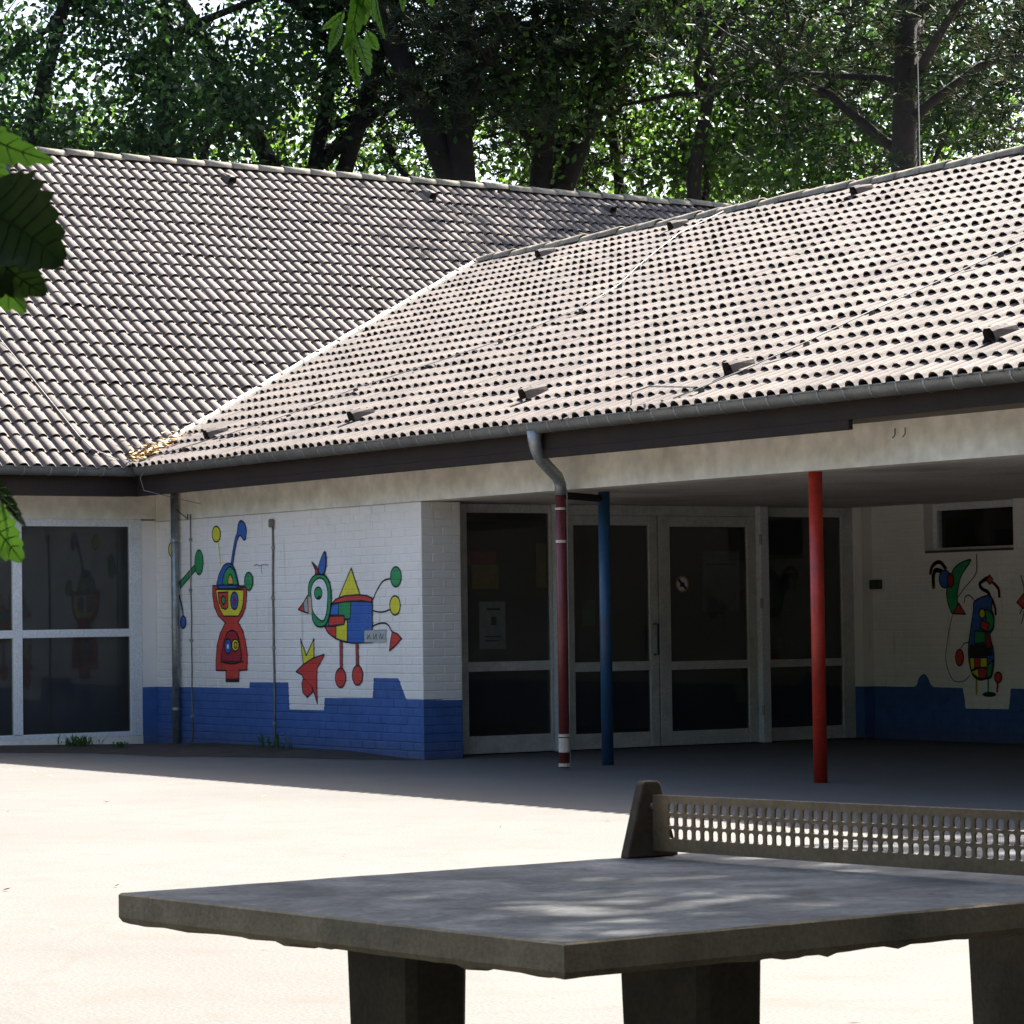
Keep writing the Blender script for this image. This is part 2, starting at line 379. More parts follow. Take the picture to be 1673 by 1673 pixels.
ROBOT = [('l','Y',0,0.0179,[(1.024,2.02),(0.98,2.282)]),('p','Y',1,0,[(1.031,2.356),(1.023,2.322),(1.001,2.295),(0.969,2.277),(0.931,2.271),(0.893,2.279),(0.861,2.299),(0.841,2.328),(0.834,2.362),(0.842,2.395),(0.864,2.423),(0.897,2.441),(0.935,2.446),(0.972,2.438),(1.004,2.418),(1.024,2.389)]),('s','B',1,0,[(1.268,2.014),(1.363,2.271),(1.421,2.359),(1.448,2.448),(1.507,2.488),(1.594,2.455),(1.635,2.376),(1.616,2.287),(1.565,2.279),(1.491,2.327),(1.426,2.281),(1.36,2.151),(1.311,2.01)]),('p','R',1,0,[(0.836,1.789),(1.616,1.771),(1.627,1.666),(1.599,1.547),(1.534,1.464),(1.419,1.381),(1.53,1.285),(1.59,1.166),(1.625,1.035),(1.616,0.862),(1.432,0.857),(1.424,0.735),(1.128,0.732),(1.126,0.853),(0.894,0.853),(0.896,0.972),(0.926,1.13),(1.006,1.263),(1.125,1.377),(0.959,1.457),(0.87,1.555),(0.834,1.677)]),('s','B',1,0,[(0.966,1.766),(0.968,1.87),(1.022,1.941),(1.101,2.006),(1.204,2.028),(1.306,2.008),(1.38,1.934),(1.417,1.861),(1.415,1.759)]),('s','G',1,0,[(1.096,1.795),(1.098,1.891),(1.177,1.968),(1.254,1.991),(1.343,1.947),(1.391,1.862),(1.397,1.789)]),('p','O',1,0,[(1.194,1.799),(1.213,1.877),(1.258,1.912),(1.308,1.863),(1.321,1.797)]),('p','B',1,0,[(0.967,1.794),(1.415,1.782),(1.414,1.751),(0.979,1.754)]),('p','Y',1,0,[(0.914,1.747),(1.565,1.733),(1.55,1.596),(1.51,1.512),(1.433,1.447),(1.088,1.45),(1.012,1.517),(0.937,1.639)]),('p','R',1,0,[(0.965,1.712),(1.197,1.714),(1.198,1.552),(1.141,1.522),(1.052,1.541),(0.988,1.602)]),('p','G',1,0,[(1.144,1.625),(1.139,1.607),(1.128,1.592),(1.111,1.583),(1.091,1.579),(1.071,1.583),(1.055,1.593),(1.044,1.608),(1.041,1.626),(1.045,1.644),(1.056,1.658),(1.073,1.668),(1.093,1.671),(1.113,1.668),(1.129,1.657),(1.14,1.642)]),('p','B',1,0,[(1.437,1.615),(1.429,1.578),(1.409,1.547),(1.38,1.527),(1.346,1.52),(1.312,1.528),(1.283,1.549),(1.265,1.58),(1.259,1.617),(1.266,1.654),(1.286,1.685),(1.316,1.705),(1.35,1.712),(1.384,1.704),(1.412,1.683),(1.431,1.652)]),('p','P',0,0,[(1.391,1.61),(1.387,1.588),(1.377,1.569),(1.363,1.557),(1.346,1.552),(1.33,1.557),(1.316,1.57),(1.307,1.588),(1.304,1.611),(1.308,1.633),(1.318,1.651),(1.332,1.664),(1.349,1.668),(1.365,1.663),(1.379,1.65),(1.388,1.632)]),('l','K',0,0.0161,[(1.414,1.744),(1.616,1.768)]),('p','G',1,0,[(1.775,1.821),(1.767,1.784),(1.746,1.753),(1.715,1.732),(1.678,1.725),(1.642,1.733),(1.611,1.755),(1.591,1.787),(1.585,1.824),(1.593,1.862),(1.615,1.893),(1.646,1.914),(1.683,1.92),(1.719,1.912),(1.749,1.89),(1.769,1.858)]),('s','D',1,0,[(1.051,0.949),(1.081,1.13),(1.161,1.251),(1.277,1.292),(1.39,1.262),(1.452,1.166),(1.472,0.956)]),('p','B',1,0,[(1.265,1.118),(1.259,1.087),(1.241,1.06),(1.216,1.042),(1.187,1.036),(1.157,1.042),(1.133,1.06),(1.117,1.086),(1.111,1.118),(1.118,1.149),(1.135,1.176),(1.161,1.194),(1.19,1.2),(1.22,1.194),(1.244,1.176),(1.26,1.149)]),('p','W',0,0,[(1.214,1.115),(1.212,1.105),(1.206,1.097),(1.198,1.091),(1.188,1.089),(1.178,1.091),(1.17,1.097),(1.164,1.105),(1.163,1.115),(1.165,1.126),(1.171,1.134),(1.179,1.14),(1.189,1.142),(1.199,1.14),(1.207,1.134),(1.212,1.126)]),('p','Y',1,0,[(1.443,1.13),(1.436,1.105),(1.418,1.083),(1.392,1.069),(1.361,1.064),(1.33,1.069),(1.304,1.083),(1.286,1.105),(1.281,1.13),(1.287,1.155),(1.306,1.177),(1.332,1.191),(1.364,1.196),(1.395,1.191),(1.421,1.176),(1.438,1.155)]),('p','O',1,0,[(1.405,1.13),(1.402,1.117),(1.394,1.106),(1.383,1.099),(1.369,1.096),(1.355,1.099),(1.344,1.106),(1.337,1.117),(1.334,1.13),(1.337,1.143),(1.345,1.154),(1.357,1.161),(1.37,1.163),(1.384,1.161),(1.395,1.154),(1.403,1.143)]),('l','K',0,0.0143,[(1.025,0.952),(1.535,0.954)]),('p','K',0,0,[(1.129,0.762),(1.425,0.765),(1.424,0.735),(1.128,0.732)])]
CLIMBER = [('l','K',0,0.0143,[(-0.14,2.145),(-0.108,1.99),(-0.096,1.89)]),('p','Y',1,0,[(-0.092,2.216),(-0.098,2.187),(-0.114,2.162),(-0.137,2.146),(-0.165,2.141),(-0.192,2.147),(-0.215,2.165),(-0.23,2.19),(-0.235,2.22),(-0.228,2.25),(-0.212,2.274),(-0.189,2.29),(-0.161,2.296),(-0.134,2.289),(-0.112,2.272),(-0.097,2.246)]),('p','G',1,0,[(0.025,1.838),(0.406,2.028),(0.445,1.978),(0.051,1.775)]),('p','G',1,0,[(0.614,2.054),(0.605,2.001),(0.582,1.957),(0.549,1.927),(0.51,1.918),(0.472,1.929),(0.44,1.96),(0.419,2.005),(0.412,2.059),(0.421,2.112),(0.444,2.156),(0.478,2.185),(0.517,2.195),(0.555,2.183),(0.587,2.152),(0.608,2.107)]),('m','B',0,0.0287,[(0.022,1.689),(0.087,1.564),(0.117,1.452)]),('p','B',1,0,[(0.183,1.39),(0.177,1.363),(0.162,1.34),(0.14,1.325),(0.114,1.32),(0.088,1.325),(0.067,1.341),(0.052,1.364),(0.048,1.391),(0.054,1.418),(0.069,1.44),(0.091,1.456),(0.117,1.461),(0.143,1.455),(0.164,1.44),(0.179,1.417)])]
BIRD = [('m','K',0,0.0161,[(4.301,1.585),(4.379,1.673),(4.467,1.749),(4.554,1.786),(4.65,1.795)]),('p','G',1,0,[(4.867,1.81),(4.858,1.771),(4.834,1.739),(4.799,1.718),(4.759,1.711),(4.718,1.719),(4.684,1.742),(4.662,1.775),(4.655,1.814),(4.664,1.852),(4.688,1.885),(4.723,1.906),(4.764,1.913),(4.804,1.904),(4.838,1.881),(4.86,1.848)]),('m','K',0,0.0161,[(4.298,1.48),(4.417,1.464),(4.525,1.466),(4.643,1.487)]),('p','Y',1,0,[(4.841,1.526),(4.832,1.489),(4.81,1.458),(4.776,1.437),(4.737,1.43),(4.698,1.438),(4.666,1.459),(4.644,1.491),(4.637,1.528),(4.646,1.565),(4.669,1.596),(4.703,1.617),(4.742,1.623),(4.781,1.615),(4.813,1.594),(4.834,1.563)]),('m','K',0,0.0161,[(4.305,1.324),(4.414,1.346),(4.522,1.351),(4.607,1.328),(4.669,1.267)]),('p','R',1,0,[(4.68,1.262),(4.785,1.239),(4.858,1.195),(4.751,1.13),(4.622,1.075),(4.646,1.174)]),('p','R',1,0,[(3.631,1.17),(3.683,1.17),(3.676,0.882),(3.631,0.882)]),('p','R',1,0,[(3.748,0.795),(3.739,0.757),(3.715,0.724),(3.679,0.702),(3.638,0.694),(3.597,0.701),(3.562,0.723),(3.539,0.755),(3.532,0.793),(3.541,0.831),(3.565,0.863),(3.601,0.885),(3.643,0.893),(3.684,0.886),(3.718,0.864),(3.741,0.832)]),('p','R',1,0,[(3.959,1.158),(4.006,1.158),(4.006,0.918),(3.962,0.917)]),('p','R',1,0,[(4.092,0.823),(4.083,0.785),(4.06,0.752),(4.025,0.73),(3.984,0.722),(3.944,0.729),(3.91,0.75),(3.887,0.783),(3.88,0.822),(3.889,0.86),(3.913,0.893),(3.948,0.915),(3.989,0.923),(4.029,0.916),(4.063,0.894),(4.085,0.862)]),('p','Y',1,0,[(3.884,1.916),(4.055,1.639),(3.626,1.622)]),('p','B',1,0,[(3.466,1.562),(3.827,1.578),(4.3,1.568),(4.29,1.158),(3.906,1.15),(3.728,1.164),(3.548,1.198),(3.402,1.255),(3.324,1.324),(3.429,1.437)]),('p','L',1,0,[(3.477,1.55),(3.625,1.566),(3.611,1.441),(3.44,1.437)]),('p','G',1,0,[(3.625,1.571),(3.872,1.577),(3.856,1.4),(3.733,1.395),(3.723,1.435),(3.617,1.436)]),('p','Y',1,0,[(3.563,1.328),(3.732,1.344),(3.756,1.395),(3.796,1.383),(3.79,1.164),(3.683,1.175),(3.56,1.198)]),('p','R',1,0,[(3.335,1.324),(3.563,1.325),(3.56,1.204),(3.458,1.232),(3.38,1.272)]),('p','R',1,0,[(3.429,1.428),(3.734,1.432),(3.732,1.344),(3.415,1.329)]),('p','R',1,0,[(3.484,1.559),(3.558,1.6),(3.739,1.635),(4.006,1.643),(4.204,1.631),(4.301,1.602),(4.294,1.563),(4.093,1.582),(3.827,1.58),(3.625,1.566)]),('p','S',0,0,[(4.141,1.28),(4.563,1.29),(4.556,1.157),(4.138,1.158)]),('l','K',0,0.009,[(4.194,1.241),(4.204,1.191),(4.238,1.236),(4.258,1.191)]),('l','K',0,0.009,[(4.325,1.241),(4.324,1.191),(4.379,1.241),(4.378,1.191)]),('l','K',0,0.009,[(4.432,1.191),(4.455,1.24),(4.486,1.191),(4.519,1.24)]),('s','G',1,0,[(3.233,1.873),(3.359,1.848),(3.437,1.778),(3.469,1.687),(3.466,1.55),(3.429,1.437),(3.358,1.347),(3.255,1.319),(3.151,1.336),(3.083,1.394),(3.068,1.452),(3.016,1.51),(3.006,1.602),(2.997,1.705),(3.022,1.786),(3.105,1.847)]),('p','E',0,0,[(2.98,1.648),(3.058,1.624),(3.063,1.446),(2.91,1.478),(2.925,1.603)]),('p','S',1,0,[(2.889,1.574),(2.98,1.65),(2.992,1.464),(2.91,1.478)]),('p','R',1,0,[(2.781,1.506),(2.889,1.574),(2.91,1.478)]),('s','W',1,0,[(3.232,1.828),(3.335,1.803),(3.401,1.711),(3.403,1.597),(3.373,1.46),(3.314,1.387),(3.233,1.393),(3.142,1.44),(3.085,1.497),(3.065,1.601),(3.06,1.716),(3.127,1.795)]),('p','G',1,0,[(3.29,1.67),(3.284,1.646),(3.266,1.626),(3.239,1.613),(3.208,1.608),(3.178,1.614),(3.152,1.628),(3.135,1.648),(3.129,1.672),(3.136,1.697),(3.154,1.717),(3.18,1.73),(3.211,1.734),(3.242,1.729),(3.268,1.715),(3.285,1.694)]),('p','K',0,0,[(3.269,1.627),(3.266,1.62),(3.258,1.614),(3.246,1.61),(3.232,1.609),(3.217,1.611),(3.206,1.615),(3.198,1.621),(3.195,1.628),(3.198,1.635),(3.206,1.641),(3.218,1.645),(3.232,1.646),(3.246,1.644),(3.258,1.64),(3.266,1.634)]),('p','D',1,0,[(3.086,1.997),(3.177,1.943),(3.222,1.908),(3.233,1.868),(3.152,1.869),(3.158,1.909)]),('s','B',1,0,[(3.347,2.099),(3.375,2.042),(3.373,1.962),(3.325,1.869),(3.245,1.871),(3.222,1.908),(3.247,1.988)])]
ROOSTER = [('p','Y',1,0,[(2.805,1.194),(2.927,1.021),(3.09,1.197),(3.085,0.987),(2.862,0.917)]),('p','R',1,0,[(2.702,0.85),(2.85,0.923),(3.085,0.998),(3.305,1.033),(3.27,0.988),(3.152,0.89),(3.143,0.718),(3.148,0.524),(3.043,0.694),(3.049,0.637),(2.936,0.584),(2.843,0.634),(2.822,0.726),(2.859,0.784),(2.824,0.819)]),('l','K',0,0.009,[(2.87,0.779),(3.043,0.694)])]
BACK_A = [('m','D',0,0.0421,[(6.166,1.849),(6.093,1.913),(6.018,1.915),(5.95,1.872),(5.92,1.803)]),('m','V',0,0.0497,[(6.109,1.818),(6.006,1.833),(5.966,1.765),(5.972,1.651)]),('s','G',1,0,[(6.566,1.927),(6.502,1.928),(6.371,1.888),(6.277,1.821),(6.246,1.709),(6.178,1.623),(6.193,1.485),(6.264,1.365),(6.34,1.433),(6.348,1.595),(6.405,1.756),(6.499,1.854)]),('p','B',1,0,[(6.246,1.734),(6.238,1.698),(6.217,1.668),(6.186,1.648),(6.151,1.642),(6.115,1.65),(6.085,1.671),(6.066,1.702),(6.06,1.738),(6.068,1.774),(6.089,1.804),(6.12,1.824),(6.156,1.83),(6.191,1.822),(6.221,1.801),(6.24,1.77)]),('p','D',1,0,[(6.294,1.721),(6.29,1.693),(6.278,1.67),(6.26,1.654),(6.24,1.649),(6.221,1.655),(6.204,1.671),(6.193,1.695),(6.19,1.723),(6.195,1.75),(6.207,1.774),(6.224,1.789),(6.244,1.794),(6.264,1.788),(6.281,1.772),(6.291,1.749)]),('p','R',1,0,[(6.369,1.476),(6.467,1.357),(6.273,1.365)]),('m','K',0,0.0115,[(6.659,1.987),(6.661,1.875),(6.644,1.789),(6.569,1.716),(6.456,1.631),(6.362,1.545)]),('m','K',0,0.0096,[(6.263,1.346),(6.202,1.171),(6.149,0.946),(6.155,0.821),(6.226,0.684),(6.298,0.641),(6.428,0.648),(6.521,0.711)])]
BACK_B = [('m','K',0,0.0115,[(6.383,0.996),(6.439,1.046),(6.522,1.058)]),('p','R',1,0,[(6.426,0.897),(6.42,0.864),(6.405,0.835),(6.384,0.816),(6.359,0.809),(6.334,0.816),(6.314,0.835),(6.301,0.863),(6.297,0.896),(6.302,0.93),(6.317,0.958),(6.339,0.977),(6.364,0.984),(6.388,0.977),(6.409,0.958),(6.422,0.93)]),('m','K',0,0.0115,[(6.452,1.481),(6.472,1.543),(6.537,1.555),(6.617,1.492)]),('m','D',0,0.0383,[(6.854,1.538),(6.819,1.588),(6.73,1.626),(6.704,1.676),(6.787,1.724),(6.86,1.747)]),('p','R',1,0,[(6.851,1.766),(6.904,1.722),(6.858,1.667),(6.805,1.711)]),('m','D',0,0.0344,[(6.885,1.698),(6.982,1.622),(6.997,1.536)]),('m','D',0,0.0306,[(6.88,1.513),(6.931,1.414),(6.935,1.353)]),('l','V',0,0.0268,[(6.621,0.687),(6.616,0.514)]),('l','G',0,0.0268,[(6.802,0.689),(6.798,0.541)]),('p','K',0,0,[(6.923,0.512),(6.914,0.502),(6.891,0.493),(6.856,0.486),(6.814,0.484),(6.773,0.485),(6.738,0.49),(6.715,0.499),(6.707,0.509),(6.715,0.52),(6.739,0.529),(6.774,0.535),(6.816,0.538),(6.857,0.536),(6.892,0.531),(6.915,0.522)]),('l','D',0,0.0268,[(6.95,0.653),(6.933,0.543)]),('p','R',1,0,[(7.008,0.691),(7.004,0.67),(6.992,0.652),(6.974,0.639),(6.953,0.635),(6.933,0.639),(6.916,0.651),(6.905,0.669),(6.901,0.69),(6.906,0.711),(6.918,0.729),(6.936,0.741),(6.956,0.745),(6.977,0.741),(6.994,0.729),(7.005,0.712)]),('s','B',1,0,[(6.617,1.492),(6.818,1.551),(6.889,1.513),(6.877,1.415),(6.91,1.316),(6.898,1.206),(6.842,1.132),(6.883,1.009),(6.897,0.862),(6.857,0.702),(6.775,0.676),(6.666,0.663),(6.558,0.724),(6.508,0.885),(6.513,1.046),(6.555,1.232),(6.596,1.393)]),('s','G',1,0,[(6.778,1.403),(6.876,1.366),(6.91,1.291),(6.889,1.206),(6.807,1.169),(6.793,1.292)]),('p','Y',1,0,[(6.778,1.36),(6.774,1.34),(6.764,1.324),(6.748,1.313),(6.73,1.309),(6.712,1.313),(6.697,1.324),(6.687,1.341),(6.684,1.361),(6.688,1.381),(6.699,1.398),(6.715,1.409),(6.733,1.413),(6.751,1.408),(6.766,1.397),(6.775,1.38)]),('p','R',1,0,[(6.72,1.293),(6.837,1.255),(6.807,1.169),(6.7,1.207)]),('p','G',1,0,[(6.608,1.182),(6.789,1.169),(6.804,1.058),(6.604,1.046)]),('p','K',0,0,[(6.531,1.034),(6.867,1.046),(6.875,0.917),(6.523,0.9)]),('p','D',1,0,[(6.771,1.169),(6.851,1.12),(6.874,0.997),(6.784,0.997)]),('p','Y',1,0,[(6.519,0.897),(6.603,0.897),(6.6,0.786),(6.546,0.755)]),('p','R',1,0,[(6.603,0.897),(6.691,0.898),(6.688,0.799),(6.6,0.786)]),('p','Y',1,0,[(6.691,0.898),(6.799,0.898),(6.796,0.793),(6.688,0.793)]),('p','R',1,0,[(6.66,0.786),(6.796,0.787),(6.775,0.682),(6.67,0.673)]),('p','Y',1,0,[(6.546,0.751),(6.66,0.786),(6.666,0.675),(6.568,0.726)]),('p','G',1,0,[(6.8,0.812),(6.889,0.874),(6.857,0.708),(6.784,0.689)])]
BACK_C = [('p','R',1,0,[(7.262,1.472),(7.37,1.567),(7.456,1.53),(7.435,1.421),(7.348,1.41)]),('l','K',0,0.0134,[(7.331,1.75),(7.371,1.628),(7.373,1.555)]),('l','K',0,0.0134,[(7.302,1.356),(7.348,1.422)]),('l','K',0,0.0134,[(7.325,1.252),(7.383,1.422)]),('p','B',1,0,[(7.645,1.479),(7.636,1.428),(7.612,1.386),(7.578,1.357),(7.538,1.347),(7.498,1.358),(7.465,1.387),(7.444,1.43),(7.437,1.482),(7.447,1.532),(7.471,1.575),(7.505,1.604),(7.545,1.613),(7.585,1.602),(7.618,1.573),(7.639,1.53)]),('p','G',1,0,[(7.685,1.647),(7.68,1.615),(7.668,1.588),(7.65,1.57),(7.631,1.564),(7.611,1.57),(7.595,1.589),(7.584,1.616),(7.581,1.649),(7.586,1.681),(7.598,1.708),(7.615,1.726),(7.635,1.732),(7.655,1.725),(7.671,1.707),(7.682,1.679)])]
PAINT = {'R':(0.62,0.05,0.035),'Y':(0.72,0.66,0.04),'B':(0.03,0.12,0.42),'G':(0.03,0.3,0.1),'K':(0.012,0.012,0.02),'W':(0.8,0.8,0.8),'D':(0.35,0.02,0.03),'O':(0.75,0.42,0.05),'S':(0.42,0.43,0.42),'L':(0.05,0.16,0.55),'P':(0.16,0.03,0.16),'E':(0.6,0.45,0.33),'V':(0.3,0.3,0.05)}
LEFT_LEAVES = [((27.843,-13.836,1.827),(27.908,-13.781,1.774),0.0401),((27.789,-13.808,1.821),(27.792,-13.752,1.762),0.0382),((27.892,-13.847,1.743),(27.959,-13.788,1.689),0.0891),((27.879,-13.83,1.719),(27.885,-13.769,1.662),0.0581),((27.825,-13.819,1.71),(27.876,-13.786,1.652),0.0484),((27.842,-13.818,1.523),(27.845,-13.763,1.47),0.0214),((27.811,-13.808,1.49),(27.855,-13.785,1.437),0.0459)]
TOP_LEAVES = [((25.555,-12.076,2.459),(25.613,-12.082,2.38),0.0316),((25.594,-12.105,2.422),(25.548,-12.071,2.354),0.0202),((25.53,-12.077,2.463),(25.572,-12.11,2.399),0.0249),((25.544,-12.095,2.505),(25.473,-12.102,2.477),0.0226),((25.525,-12.018,2.554),(25.573,-12.04,2.455),0.0206),((25.523,-12.034,2.478),(25.487,-11.986,2.443),0.0251),((25.565,-12.116,2.483),(25.6,-12.159,2.417),0.0225),((25.586,-12.072,2.571),(25.529,-12.053,2.481),0.0518),((25.535,-12.059,2.565),(25.569,-12.098,2.435),0.0386),((25.541,-11.923,2.584),(25.501,-11.878,2.538),0.023),((25.519,-11.956,2.585),(25.568,-11.979,2.519),0.0207),((25.491,-12.0,2.591),(25.433,-11.98,2.511),0.0345)]

rng = random.Random(7)
nrng = np.random.default_rng(11)

# ------------------------------------------------------------------ ground
g = MB(); g.add([(-400, -400, 0), (400, -400, 0), (400, 400, 0), (-400, 400, 0)], [(0, 1, 2, 3)])
tag(g.build('ground', M['ground']), 'pale worn asphalt school yard in hard sunlight', kind='structure')

def soil_bed():
    pts = [(-.555, .575), (-.555, -7), (-.25, -7), (-.1, -3.5), (.15, -1.6), (1.2, -1.0), (2.5, -.85), (3.3, -.35), (4.2, 0.0), (5.2, .42), (5.2, .575)]
    # jagged outer edge, slightly mounded
    edge = []
    for i in range(2, 9):
        a, b = pts[i], pts[i + 1]
        for k in range(8):
            t = k / 8
            edge.append((a[0] + (b[0] - a[0]) * t + rng.uniform(-.06, .06), a[1] + (b[1] - a[1]) * t + rng.uniform(-.06, .06)))
    edge.append(pts[9])
    inner = []
    n = len(edge)
    for i, e in enumerate(edge):
        x = min(e[0], 5.2)
        if e[1] < -1.3: inner.append((-.555, e[1]))
        else: inner.append((max(-.555, min(x, 5.2)), .575) if x > .2 else (-.555, e[1] * .6))
    m = MB(); vs = []
    for e, q in zip(edge, inner):
        mid = ((e[0] * .5 + q[0] * .5), (e[1] * .5 + q[1] * .5))
        k_ = max(0.0, min(1.0, (5.0 - e[0]) / 1.2)); vs += [(e[0], e[1], .003), (mid[0], mid[1], .004 + k_ * (.026 + rng.uniform(0, .03))), (q[0], q[1], .005 + k_ * .045)]
    fs = []
    for i in range(n - 1):
        fs += [(3 * i, 3 * i + 1, 3 * i + 4, 3 * i + 3), (3 * i + 1, 3 * i + 2, 3 * i + 5, 3 * i + 4)]
    m.add(vs, fs)
    o = m.build('soil_bed', M['soil'], recalc=False)
    tag(o, 'strip of bare brown soil at the foot of the mural wall', kind='structure')
soil_bed()

# ------------------------------------------------------------------ the building
HE, S1, S2 = 3.122, 0.4118, 0.6453
RY, RX = 8.0, 7.33
HM, HL = HE + S1 * RY, HE + S2 * RX
VX = -RY * S1 / S2                     # where the main ridge runs into the left slope
BX1, LY0, LY1 = 19.0, -9.0, 16.6       # right end of the main wing, ends of the left wing
B = empty('school_building', (5, 4, 0))
tag(B, 'low white school building with brown pantile roof, murals and an open porch', 'building')

# ---- brick walls
bricks = []         # (distance, matrix, kind, wall)
CAM = Vector(camera.matrix_world.translation)
BL, BH, JT = 0.25, COURSE, 0.010
def brick_mesh(name, length, mat, axis):
    m = MB(); e = 0.004
    h = BH - JT
    # front face towards -y (axis 0) with a small chamfer
    L = length - JT
    vs = [(0, .028, 0), (L, .028, 0), (L, .028, h), (0, .028, h), (0, e, 0), (L, e, 0), (L, e, h), (0, e, h), (e, 0, e), (L - e, 0, e), (L - e, 0, h - e), (e, 0, h - e)]
    fs = [(0, 1, 5, 4), (1, 2, 6, 5), (2, 3, 7, 6), (3, 0, 4, 7), (4, 5, 9, 8), (5, 6, 10, 9), (6, 7, 11, 10), (7, 4, 8, 11), (8, 9, 10, 11)]
    m.add(vs, fs)
    return m.mesh(name, mat)

def brick_wall(wall, mat, origin, adir, length, z0, z1, hole=None):
    """courses of stretchers; adir 0: front faces -Y and runs along +X, adir 1: front faces +X and runs along +Y"""
    meshes = {}
    nz = int(round((z1 - z0) / BH))
    for c in range(nz):
        x = 0.0 if c % 2 == 0 else -BL / 2
        while x < length - .03:
            a, b = max(x, 0), min(x + BL, length)
            x += BL
            L = round(b - a, 3)
            if L < .04: continue
            zz = z0 + c * BH
            if hole and a < hole[1] and b > hole[0] and zz + BH > hole[2] and zz < hole[3]:
                # cut the brick at the edges of the opening
                segs = []
                if a < hole[0] - .03: segs.append((a, hole[0]))
                if b > hole[1] + .03: segs.append((hole[1], b))
            else: segs = [(a, b)]
            for a2, b2 in segs:
                L = round(b2 - a2, 3)
                if L not in meshes: meshes[L] = brick_mesh('brick', L, mat, adir)
                jy = rng.uniform(-.0012, .0012)
                if adir == 0:
                    mt = Matrix.Translation((origin[0] + a2, origin[1] + jy, zz)) @ Matrix.Rotation(rng.uniform(-.004, .004), 4, 'Z')
                else:
                    mt = Matrix.Translation((origin[0] + jy, origin[1] + a2, zz)) @ Matrix.Rotation(math.pi / 2 + rng.uniform(-.004, .004), 4, 'Z')
                p = mt.translation
                fore = 0.55 if adir == 0 else 0.83
                bricks.append(((p - CAM).length / fore / L, mt, meshes[L], wall, p.x < 7.6))

YW = 0.57
mw = MB().box(-.56, 5.245, YW + .006, YW + .22, 0, 2.545).build('wall', M['main_wall'], B); mw['label'] = 'white brick wall with painted figures above a blue base'
brick_wall(mw, M['main_wall'], (-.56, YW), 0, 5.81, 0.0, 2.55)
rw = MB().box(5.04, 5.244, YW + .222, 1.03, 0, 2.545).build('wall', M['return_wall'], B)
brick_wall(rw, M['return_wall'], (5.25, YW + .001), 1, .46, 0.0, 2.55)
bw = MB()
bw.box(4.75, 5.82, 6.606, 6.85, 0, 2.56); bw.box(7.22, 14.3, 6.606, 6.85, 0, 2.56); bw.box(5.82, 7.22, 6.606, 6.85, 0, 2.02)
bw = bw.build('wall', M['back_wall'], B); bw['label'] = 'shaded white brick wall at the back of the porch, blue base'
brick_wall(bw, M['back_wall'], (4.80, 6.6), 0, 4.5, 0.0, 2.55, hole=(1.02, 2.42, 2.02, 2.6))
bricks.sort(key=lambda b: (not b[4], b[0]))
for d_, mt, me, wall, vis in bricks[:300]:
    o = bpy.data.objects.new('brick', me)
    place(o, wall); o.matrix_basis = mt
rest = {}
for d_, mt, me, wall, vis in bricks[300:]:
    rest.setdefault(wall.name, (wall, MB()))[1].add([mt @ v.co for v in me.vertices], [tuple(p.vertices) for p in me.polygons])
for wall, m in rest.values():
    o = m.build('brickwork', wall.data.materials[0], wall, recalc=False); o['kind'] = 'stuff'

# the wall parts nobody sees well: porch end, left-wing back and gables
def plain_wall(x0, x1, y0, y1, z0, z1):
    return MB().box(x0, x1, y0, y1, z0, z1).build('wall', M['white_wall'], B)
plain_wall(14.3, 14.5, YW + .2, 6.85, 0, 2.56)
plain_wall(14.3, BX1 - .5, YW, YW + .2, 0, 2.545)
plain_wall(BX1 - .7, BX1 - .5, YW + .2, 15.4, 0, 3.2)
plain_wall(0, BX1 - .7, 15.2, 15.4, 0, 3.2)
plain_wall(-14.1, -13.9, LY0 + .5, LY1 - .5, 0, 3.2)
plain_wall(-13.9, -.56, LY1 - .7, LY1 - .5, 0, 3.2)
plain_wall(-13.9, -.56, LY0 + .5, LY0 + .7, 0, 3.2)
for yy in (LY0 + .55, LY1 - .55):
    m = MB(); m.add([(-14.0, yy, 3.2), (-.6, yy, 3.2), (-7.33, yy, HL - .12)], [(0, 1, 2)]); m.build('gable', M['white_wall'], B, recalc=False)
m = MB(); m.add([(BX1 - .55, .6, 3.2), (BX1 - .55, 15.4, 3.2), (BX1 - .55, 8, HM - .12)], [(0, 1, 2)]); m.build('gable', M['white_wall'], B, recalc=False)

# ---- beam, ceiling, soffits, fascia
MB().box(-.56, BX1 - .5, YW, YW + .28, 2.55, 3.16).build('beam', M['beam'], B)['label'] = 'stained beige concrete beam over the porch'
MB().box(-.62, -.56, LY0 + .7, YW - .002, 2.575, 3.1).build('lintel', M['beam'], B)
MB().box(4.70, 14.3, YW + .282, 6.85, 2.556, 2.62).build('porch_ceiling', M['ceiling'], B)
m = MB(); m.box(.15, BX1 - .3, .128, .158, 2.895, 3.10); m.build('fascia', M['fascia'], B)
m = MB(); m.box(-.158, -.128, LY0, .158, 2.815, 3.10); m.box(-.127, .149, .129, .157, 2.815, 3.10); m.build('fascia', M['fascia'], B)
m = MB(); m.box(-.12, BX1 - .3, .159, YW - .002, 2.897, 2.91); m.build('soffit', M['soffit'], B)
m = MB(); m.box(-.559, -.159, LY0, .157, 2.83, 2.845); m.build('soffit', M['soffit'], B)
MB().box(0.151, 12.35, .120, .165, 2.815, 2.894).build('trim_board', M['fascia'], B, bevel=.004)
for xx in (12.40, 12.52):
    MB().tube([(xx, YW - .02, 2.83), (xx + .01, YW - .03, 2.78), (xx - .01, YW - .04, 2.755)], .005, 5).build('hook', M['dark_metal'], B)

